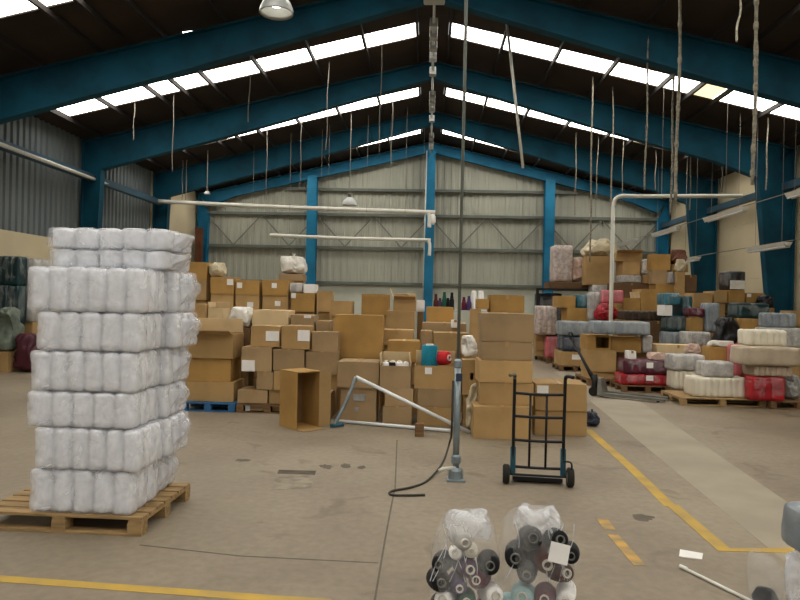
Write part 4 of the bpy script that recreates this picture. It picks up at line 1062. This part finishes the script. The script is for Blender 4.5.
# ------------------------------------------------------------------ broken metal frame in front of the middle pile
YA, YB = 9.28, 9.15
ap = P(356, 377, YA); lf = Vector((*F(334, 427), .03)); lf.y = YB; lf.x = W(334, 420, YB)[0]
re = Vector((*F(470, 434), .02)); br = Vector((*F(452, 433), .03)); bl = Vector((*F(338, 423), .03))
t = thing('metal_frame', 'bent frame of bare metal tubes leaning in front of the middle pile', 'metal frame', ((lf.x+re.x)/2, 9.1, 0))
O = t.location
for nm, pts, r, m, lab in (('long_tube', [ap, re], .026, 'galv_bright', 'bright diagonal tube'), ('base_tube', [bl, br], .024, 'galv_bright', 'bright tube along the floor'), ('short_leg', bez([ap, ap.lerp(lf, .55)+Vector((.02, 0, .0)), lf], 5), .026, 'galv', 'duller short leg'), ('foot_plate', [lf+Vector((-.05, -.0, .0)), lf+Vector((.14, 0, .02))], .028, 'teal_metal', 'blue grey foot')):
    b = bmesh.new(); tube(b, [Vector(p_)-O for p_ in pts], r, 10); link(nm, b, m, t, smooth=True)['label'] = lab
x, y = F(419.5, 434); b = bmesh.new(); bx(b, -.06, .06, -.06, .06, 0, .17, .006)
o = link('wood_block', b, 'wood_brown'); o.location = (x, y-.13, 0); tag(o, 'small dark wood block on the floor at the base tube of the metal frame', 'block')

# ------------------------------------------------------------------ upright open box in front of the left pile
x, y = F(300, 431); s = .2
t = thing('cardboard_box', 'tall open box standing on end in front of the left pile, mouth facing right', 'box', (x-.07, y+.30, 0), math.radians(40), 'cardboard boxes in the left pile')
hw3, hd3, hh3 = .215, .19, .79
b = bmesh.new(); c = .012
bx(b, -hw3, hw3, -hd3, -hd3+c, 0, hh3); bx(b, -hw3, hw3, hd3-c, hd3, 0, hh3); bx(b, -hw3, -hw3+c, -hd3+c, hd3-c, 0, hh3)
bx(b, -hw3, hw3, -hd3, hd3, hh3-c, hh3+.002); bx(b, -hw3, hw3, -hd3, hd3, 0, c)
t.rotation_euler.z = math.radians(-46)
link('box_shell', b, 'card_orange', t)
b = bmesh.new(); bx(b, -hw3+c, -hw3+c+.004, -hd3+c, hd3-c, c, hh3-c); link('inner_back', b, 'card_inside', t)
b = bmesh.new(); bx(b, hw3, hw3+.16, -hd3+.01, hd3-.01, .004, .012); link('bottom_flap', b, 'card_tan', t)
b = bmesh.new(); bx(b, -.004, .004, 0, .16, 0.02, hh3-.02); fo = link('side_flap', b, 'card_tan', t); fo.location = (hw3, hd3-.01, 0); fo.rotation_euler.z = math.radians(-25)

# ------------------------------------------------------------------ pallet jack
jx, jy = 3.36, 13.12; ang = math.radians(-27)
t = thing('pallet_jack', 'black pallet jack with its handle raised, parked beside the red bundles', 'pallet jack', (jx, jy, 0), ang)
for s in (-1, 1):
    b = bmesh.new(); hexa(b, [(.12, s*.17-.075, .035), (1.28, s*.17-.055, .03), (1.28, s*.17+.055, .03), (.12, s*.17+.075, .035), (.12, s*.17-.075, .095), (1.28, s*.17-.055, .07), (1.28, s*.17+.055, .07), (.12, s*.17+.075, .095)]); link('fork', b, 'jack_grey', t)
    b = bmesh.new(); lathe(b, [(.035, -.03), (.035, .03)], 12, 1.15, s*.17, .035, Matrix.Rotation(pi/2, 4, 'X')); link('load_roller', b, 'rubber', t)
    b = bmesh.new(); lathe(b, [(.05, -.025), (.09, -.025), (.09, .025), (.05, .025)], 16, -.06, s*.07, .09, Matrix.Rotation(pi/2, 4, 'X')); link('steer_wheel', b, 'rubber', t)
b = bmesh.new(); hexa(b, [(.05, -.25, .04), (.16, -.25, .04), (.16, .25, .04), (.05, .25, .04), (.04, -.16, .36), (.10, -.16, .36), (.10, .16, .36), (.04, .16, .36)]); link('head_frame', b, 'jack_grey', t)
b = bmesh.new(); lathe(b, [(.07, .1), (.075, .12), (.06, .3), (.045, .42)], 14, -.05, 0, 0); link('pump_unit', b, 'jack_black', t, smooth=True)
hd = Matrix.Rotation(-ang, 3, 'Z') @ (P(573, 341, 13.75)-Vector((jx, jy, 0)))
b = bmesh.new(); tube(b, [(-.07, 0, .3), hd.lerp(Vector((-.07, 0, .3)), .55), hd], [.045, .03, .024], 10); link('handle_bar', b, 'jack_black', t, smooth=True)
b = bmesh.new(); u = Vector((0, 1, 0)); tube(b, bez([hd-u*.02, hd-u*.11+Vector((-.02, 0, .05)), hd-u*.10+Vector((-.06, 0, .16)), hd+u*.10+Vector((-.06, 0, .16)), hd+u*.11+Vector((-.02, 0, .05)), hd+u*.02], 5), .016, 8); link('handle_loop', b, 'jack_black', t, smooth=True)

# ------------------------------------------------------------------ overhead pipes, wires, lights
def roof_at(x): return roofz(x)-.002
def Yroof(px, py):
    """distance at which the ray through (px,py) meets the roof slope"""
    d = ray(px, py); s = 1 if d.x > 0 else -1
    return (RZ-EYE)/(d.z+SL*abs(d.x))*d.y
def wire(px, Y, pyb, r, label, m='rope', pyt=None, knots=0, name='hanging_wire', group='wires hanging from the roof', px2=None):
    if Y is None: Y = Yroof(px, pyt)
    x = W(px, 200, Y)[0]; zb = W(px, pyb, Y)[1]; zt = roof_at(x)
    xb = W(px2 if px2 else px, pyb, Y)[0]
    b = bmesh.new(); n = 24; rnd = random.Random(px); pts = []; rs = []
    for i in range(n+1):
        t_ = i/n; pts.append(Vector((xb+(x-xb)*t_+.012*math.sin(t_*9+px), Y+.01*math.sin(t_*7), zb+(zt-zb)*t_)))
        rs.append(r*(1+(.55 if (i % 2 and knots) else 0)*rnd.random()))
    tube(b, pts, rs, 6); o = link(name, b, m, smooth=True); tag(o, label, 'wire', group)
    if knots:
        for i in range(knots):
            b = bmesh.new(); p_ = pts[int((i+.5)*n/knots)]; q = r*1.55
            lathe(b, [(q*.4, -q*2.2), (q, -q), (q, q), (q*.4, q*2.2)], 7, *p_)
            link('knot', b, m, o, smooth=True)
    return o
R_ = 'right half of the hall'
wire(676, 10.5, 204, .021, 'knotted pale rope hanging long, second thick one from the right edge', knots=7, name='hanging_rope')
wire(753, 9.6, 185, .023, 'thickest pale rope hanging nearest the right edge of the view', knots=10, name='hanging_rope')
wire(671, 15.5, 214, .02, 'thin knotted cord just left of the second thick rope', knots=5, pyt=118)
wire(645, None, 190, .016, 'knotted cord over the high carton pile, passing a bead', pyt=20, knots=4)
wire(590, None, 262, .022, 'thin pale cord right of the right blue wind post', pyt=76)
wire(611, None, 232, .02, 'cord hanging just left of the bend of the standing pipe', pyt=86)
wire(575, None, 215, .016, 'thin cord nearest right of the right blue wind post', pyt=132)
wire(597, None, 200, .014, 'very thin cord between two cords above the pink pack', pyt=136, px2=596)
wire(622, None, 192, .014, 'short thin cord above the bend of the standing pipe', pyt=140)
wire(655, None, 190, .014, 'short thin dark cord left of the right knotted rope', pyt=150, m='wire')
wire(690, 20.5, 210, .018, 'short cord over the second light batten of the right wall', pyt=160)
wire(766, None, 190, .018, 'cord hanging below the last skylight sheet on the right', pyt=117)
wire(722, 20.0, 192, .02, 'short dark cord near the second right column', m='wire')
wire(737, 12.3, 42, .02, 'short stub of rope high in the right of the roof', px2=736)
# thin left wires
for px, pyt, pyb, Y, lab in ((326, 62, 150, None, 'thin wire under the third skylight sheet left of the ridge'), (379, 31, 153, None, 'thin wire left of the ridge, second from it'), (391, 99, 168, None, 'faint wire between the left post and the ridge'), (300, 120, 190, None, 'faint wire near the left blue wind post'), (266, 131, 200, None, 'thin wire above the long white pipe, left of the post'), (248, 48, 122, None, 'thin wire crossing the near left rafter'), (172, 95, 172, None, 'thin wire under the left end of the near skylight strip'), (182, 140, 200, 23.5, 'thin wire holding the left end of the long white pipe'), (186, 140, 200, 23.6, 'second thin wire holding the left end of the long white pipe'), (133, 103, 140, None, 'short thin wire at the far left of the roof'), (423, 148, 212, 26, 'thin wire right beside the middle blue post')):
    wire(px, Y, pyb, .011, lab, m='wire', pyt=pyt)
# slanting rod from the roof
Y = 15.2; b = bmesh.new(); a = P(505, 52, Y); a.z = roof_at(a.x); c = P(523, 168, Y); tube(b, [a, c], .032, 8)
o = link('hanging_rod', b, 'white_pipe', smooth=True); tag(o, 'slanting pale rod hanging from the roof right of the ridge', 'rod')
# two long white pipes hung across the left half
def hung_pipe(name, pa, pb, Y, r, label, hook=False):
    a = P(*pa, Y); c = P(*pb, Y); b = bmesh.new(); pts = [a, a.lerp(c, .5)-Vector((0, 0, .03)), c]
    if hook: pts += [c+Vector((.12, 0, -.02)), c+Vector((.2, 0, -.15)), c+Vector((.2, 0, -.55))]
    tube(b, bez(pts, 6), r, 10); o = link(name, b, 'white_pipe', smooth=True); tag(o, label, 'pipe', 'overhead white pipes')
    k = 4; b = bmesh.new()
    for i in range(k):
        p_ = a.lerp(c, (i+.5)/k); tube(b, [p_+Vector((0, 0, r)), (p_.x, p_.y, roof_at(p_.x))], .006, 5)
    link('hanger_wires', b, 'wire', o)
    return o
p1 = hung_pipe('overhead_pipe', (152, 201), (424, 212), 23.6, .075, 'upper long white pipe hung across the left half, hooked at the blue post', True)
p2 = hung_pipe('overhead_pipe', (270, 235), (424, 240), 23.2, .06, 'lower shorter white pipe hung below the long one', True)
b = bmesh.new(); e = P(433, 219, 23.6); lathe(b, [(.05, .18), (.09, .1), (.1, -.12), (.04, -.2)], 12, *e); o = link('lamp_head', b, 'paper', p1, smooth=True)
# sloping white pipe from the left rail
b = bmesh.new(); a = P(0, 144, 14.35); c = P(150, 200, 23.4); tube(b, [a, c], .05, 8); o = link('wall_pipe', b, 'white_pipe', smooth=True); tag(o, 'pale pipe running back along the left wall below the roof', 'pipe')
# standing pipe with a bend on the right
Y = 16.9; f = P(612, 262, Y); x = f.x; zt = W(612, 196, Y)[1]; xe = W(742, 197, Y)[0]; b = bmesh.new()
tube(b, [(x, Y, 0), (x, Y, 2), (x, Y, zt-.3)]+bez([(x, Y, zt-.3), (x+.04, Y, zt-.1), (x+.2, Y, zt), (x+.6, Y, zt)], 5)+[(xe, Y, zt+.05)], .05, 10)
o = link('standing_pipe', b, 'white_pipe', smooth=True); tag(o, 'white pipe rising from behind the goods and bending right toward the wall', 'pipe')
b = bmesh.new()
for xx in (x+1.2, xe-.4): tube(b, [(xx, Y, zt+.05), (xx, Y, roof_at(xx))], .006, 5)
link('hanger_wires', b, 'wire', o)
# fluorescent battens in two lines along the right wall
def batten(pa, pb, X_, z, label):
    ds = []
    for q in (pa, pb):
        d = ray(*q); t_ = X_/d.x; ds.append(t_*d.y)
    ya, yb = min(ds), max(ds); yb = min(yb, ya+2.4)
    t = thing('tube_light', label, 'light fitting', (X_, (ya+yb)/2, z), 0, 'unlit tube lights along the right wall'); hl = (yb-ya)/2
    b = bmesh.new(); hexa(b, [(-.06,-hl,0),(.06,-hl,0),(.06,hl,0),(-.06,hl,0),(-.11,-hl,.09),(.11,-hl,.09),(.11,hl,.09),(-.11,hl,.09)]); link('housing', b, 'white_pipe', t)
    b = bmesh.new()
    for s in (-.05, .05): tube(b, [(s, -hl+.03, -.025), (s, hl-.03, -.025)], .018, 8)
    link('tubes', b, 'paper', t, smooth=True)
    b = bmesh.new()
    for yy2 in (-hl*.7, hl*.7): tube(b, [(0, yy2, .09), (0, yy2, roof_at(X_)-z)], .005, 5)
    link('hanger_wires', b, 'wire', t)
for pa, pb, lab in (((830, 186), (789, 199), 'nearest tube light of the upper line, at the right edge of the view'), ((745, 209), (706, 221), 'second tube light of the upper line, over the second right column'), ((679, 229), (653, 237), 'third tube light of the upper line, in front of the back right corner'), ((637, 240), (618, 247), 'farthest tube light of the upper line, over the high carton pile')):
    batten(pa, pb, 8.1, 4.3, lab)
for pa, pb, lab in (((788, 247), (750, 253), 'nearer tube light of the lower line, across the right blue column'), ((698, 259), (683, 262), 'farther tube light of the lower line, by the red brown sack')):
    batten(pa, pb, 8.6, 3.3, lab)
for X_, z, lab, y0_, y1_ in ((8.1, 4.41, 'taut wire carrying the upper line of tube lights', 11, 28.3), (8.6, 3.41, 'taut wire carrying the lower line of tube lights', 13, 28.3)):
    b = bmesh.new(); tube(b, [(X_, y0_, z), (X_, y1_, z)], .012, 5); o = link('support_wire', b, 'wire'); tag(o, lab, 'wire')
# ridge conduit with fittings seen end on
b = bmesh.new(); tube(b, [(0, 8, RZ-.72), (0, 28.2, RZ-.72)], .03, 8); o = link('ridge_conduit', b, 'enamel', smooth=True); tag(o, 'grey conduit with fittings running along the ridge of the roof', 'conduit')
for y in (15.0, 15.6, 16.3, 17.0, 18.1, 20.2, 20.8, 21.6, 22.8, 25.2, 26.0, 27):
    b = bmesh.new(); bx(b, -.09, .09, y-.12, y+.12, RZ-.83, RZ-.62, .02); link('fitting', b, 'enamel', o)
b = bmesh.new(); bx(b, -.22, .22, 13.35, 13.75, RZ-.86, RZ-.5, .04); o2 = link('junction_box', b, 'enamel', o)
b = bmesh.new(); tube(b, [(W(426.5, 100, 28.2)[0], 28.2, .0), (W(428, 100, 28.2)[0], 28.2, RZ-.6)], .03, 6); o = link('drop_conduit', b, 'enamel', smooth=True); tag(o, 'thin grey conduit running down the middle blue post', 'conduit')
# pendant bell lamps
def bell(px, pyb, Y, w, label, lit):
    x, z = W(px, pyb, Y); r = w/2; t = thing('pendant_lamp', label, 'lamp', (x, Y, z), 0, 'bell pendant lamps')
    b = bmesh.new(); prof = [(r, 0), (r*.97, r*.25), (r*.8, r*.62), (r*.45, r*.9), (r*.28, r*1.05)]
    lathe(b, prof+[(p_[0]-.012, p_[1]-.012) for p_ in reversed(prof[:-1])]+[(r-.012, 0)], 24, cap=False); link('reflector', b, 'enamel', t, smooth=True)
    b = bmesh.new(); lathe(b, [(r*.3, r*1.02), (r*.3, r*1.5), (r*.12, r*1.6)], 14); link('lamp_housing', b, 'jack_grey', t)
    b = bmesh.new(); lathe(b, [(.02, .32*r), (r*.3, .42*r), (r*.34, .6*r), (r*.15, .9*r)], 14); link('bulb', b, BULB if lit else 'paper', t, smooth=True)
    b = bmesh.new(); tube(b, [(0, 0, r*1.55), (0, 0, roof_at(x)-z)], .012, 6); link('cord', b, 'wire', t)
bell(276.5, 13, 9.6, .5, 'large bell pendant lamp at the top of the view', True)
bell(349.5, 205, 22.4, .5, 'small distant bell pendant lamp hung before the back wall', True)
x, z = W(207, 191, 23); bell(207, 194, 23.0, .22, 'tiny bright lamp at the left under the rafters', True)
# bits of broken skylight: a bright hole in the dark roof
d = Yroof(189, 33); x, z = W(189, 33, d); b = bmesh.new()
hexa(b, [(x-.1, d-.12, roofz(x-.1)-.004), (x+.12, d-.06, roofz(x+.12)-.004), (x+.1, d+.12, roofz(x+.1)-.004), (x-.12, d+.05, roofz(x-.12)-.004), (x-.1, d-.12, roofz(x-.1)+.01), (x+.12, d-.06, roofz(x+.12)+.01), (x+.1, d+.12, roofz(x+.1)+.01), (x-.12, d+.05, roofz(x-.12)+.01)])
struct('window_hole', b, SKY, 'small bright hole in the dark roof sheeting')
# floor clutter along the aisle
# ------------------------------------------------------------------ light
w = bpy.data.worlds.new('world'); SC.world = w; w.use_nodes = True
bg = w.node_tree.nodes['Background']; bg.inputs['Color'].default_value = lin('#eef0f2'); bg.inputs['Strength'].default_value = 1.25
vs = SC.view_settings
SC.display_settings.display_device = 'sRGB'
vs.view_transform = 'Standard'; vs.look = 'None'; vs.gamma = 1; vs.use_curve_mapping = False; vs.exposure = -0.66
SC.cycles.max_bounces = 8; SC.cycles.transparent_max_bounces = 12; SC.cycles.sample_clamp_indirect = 4
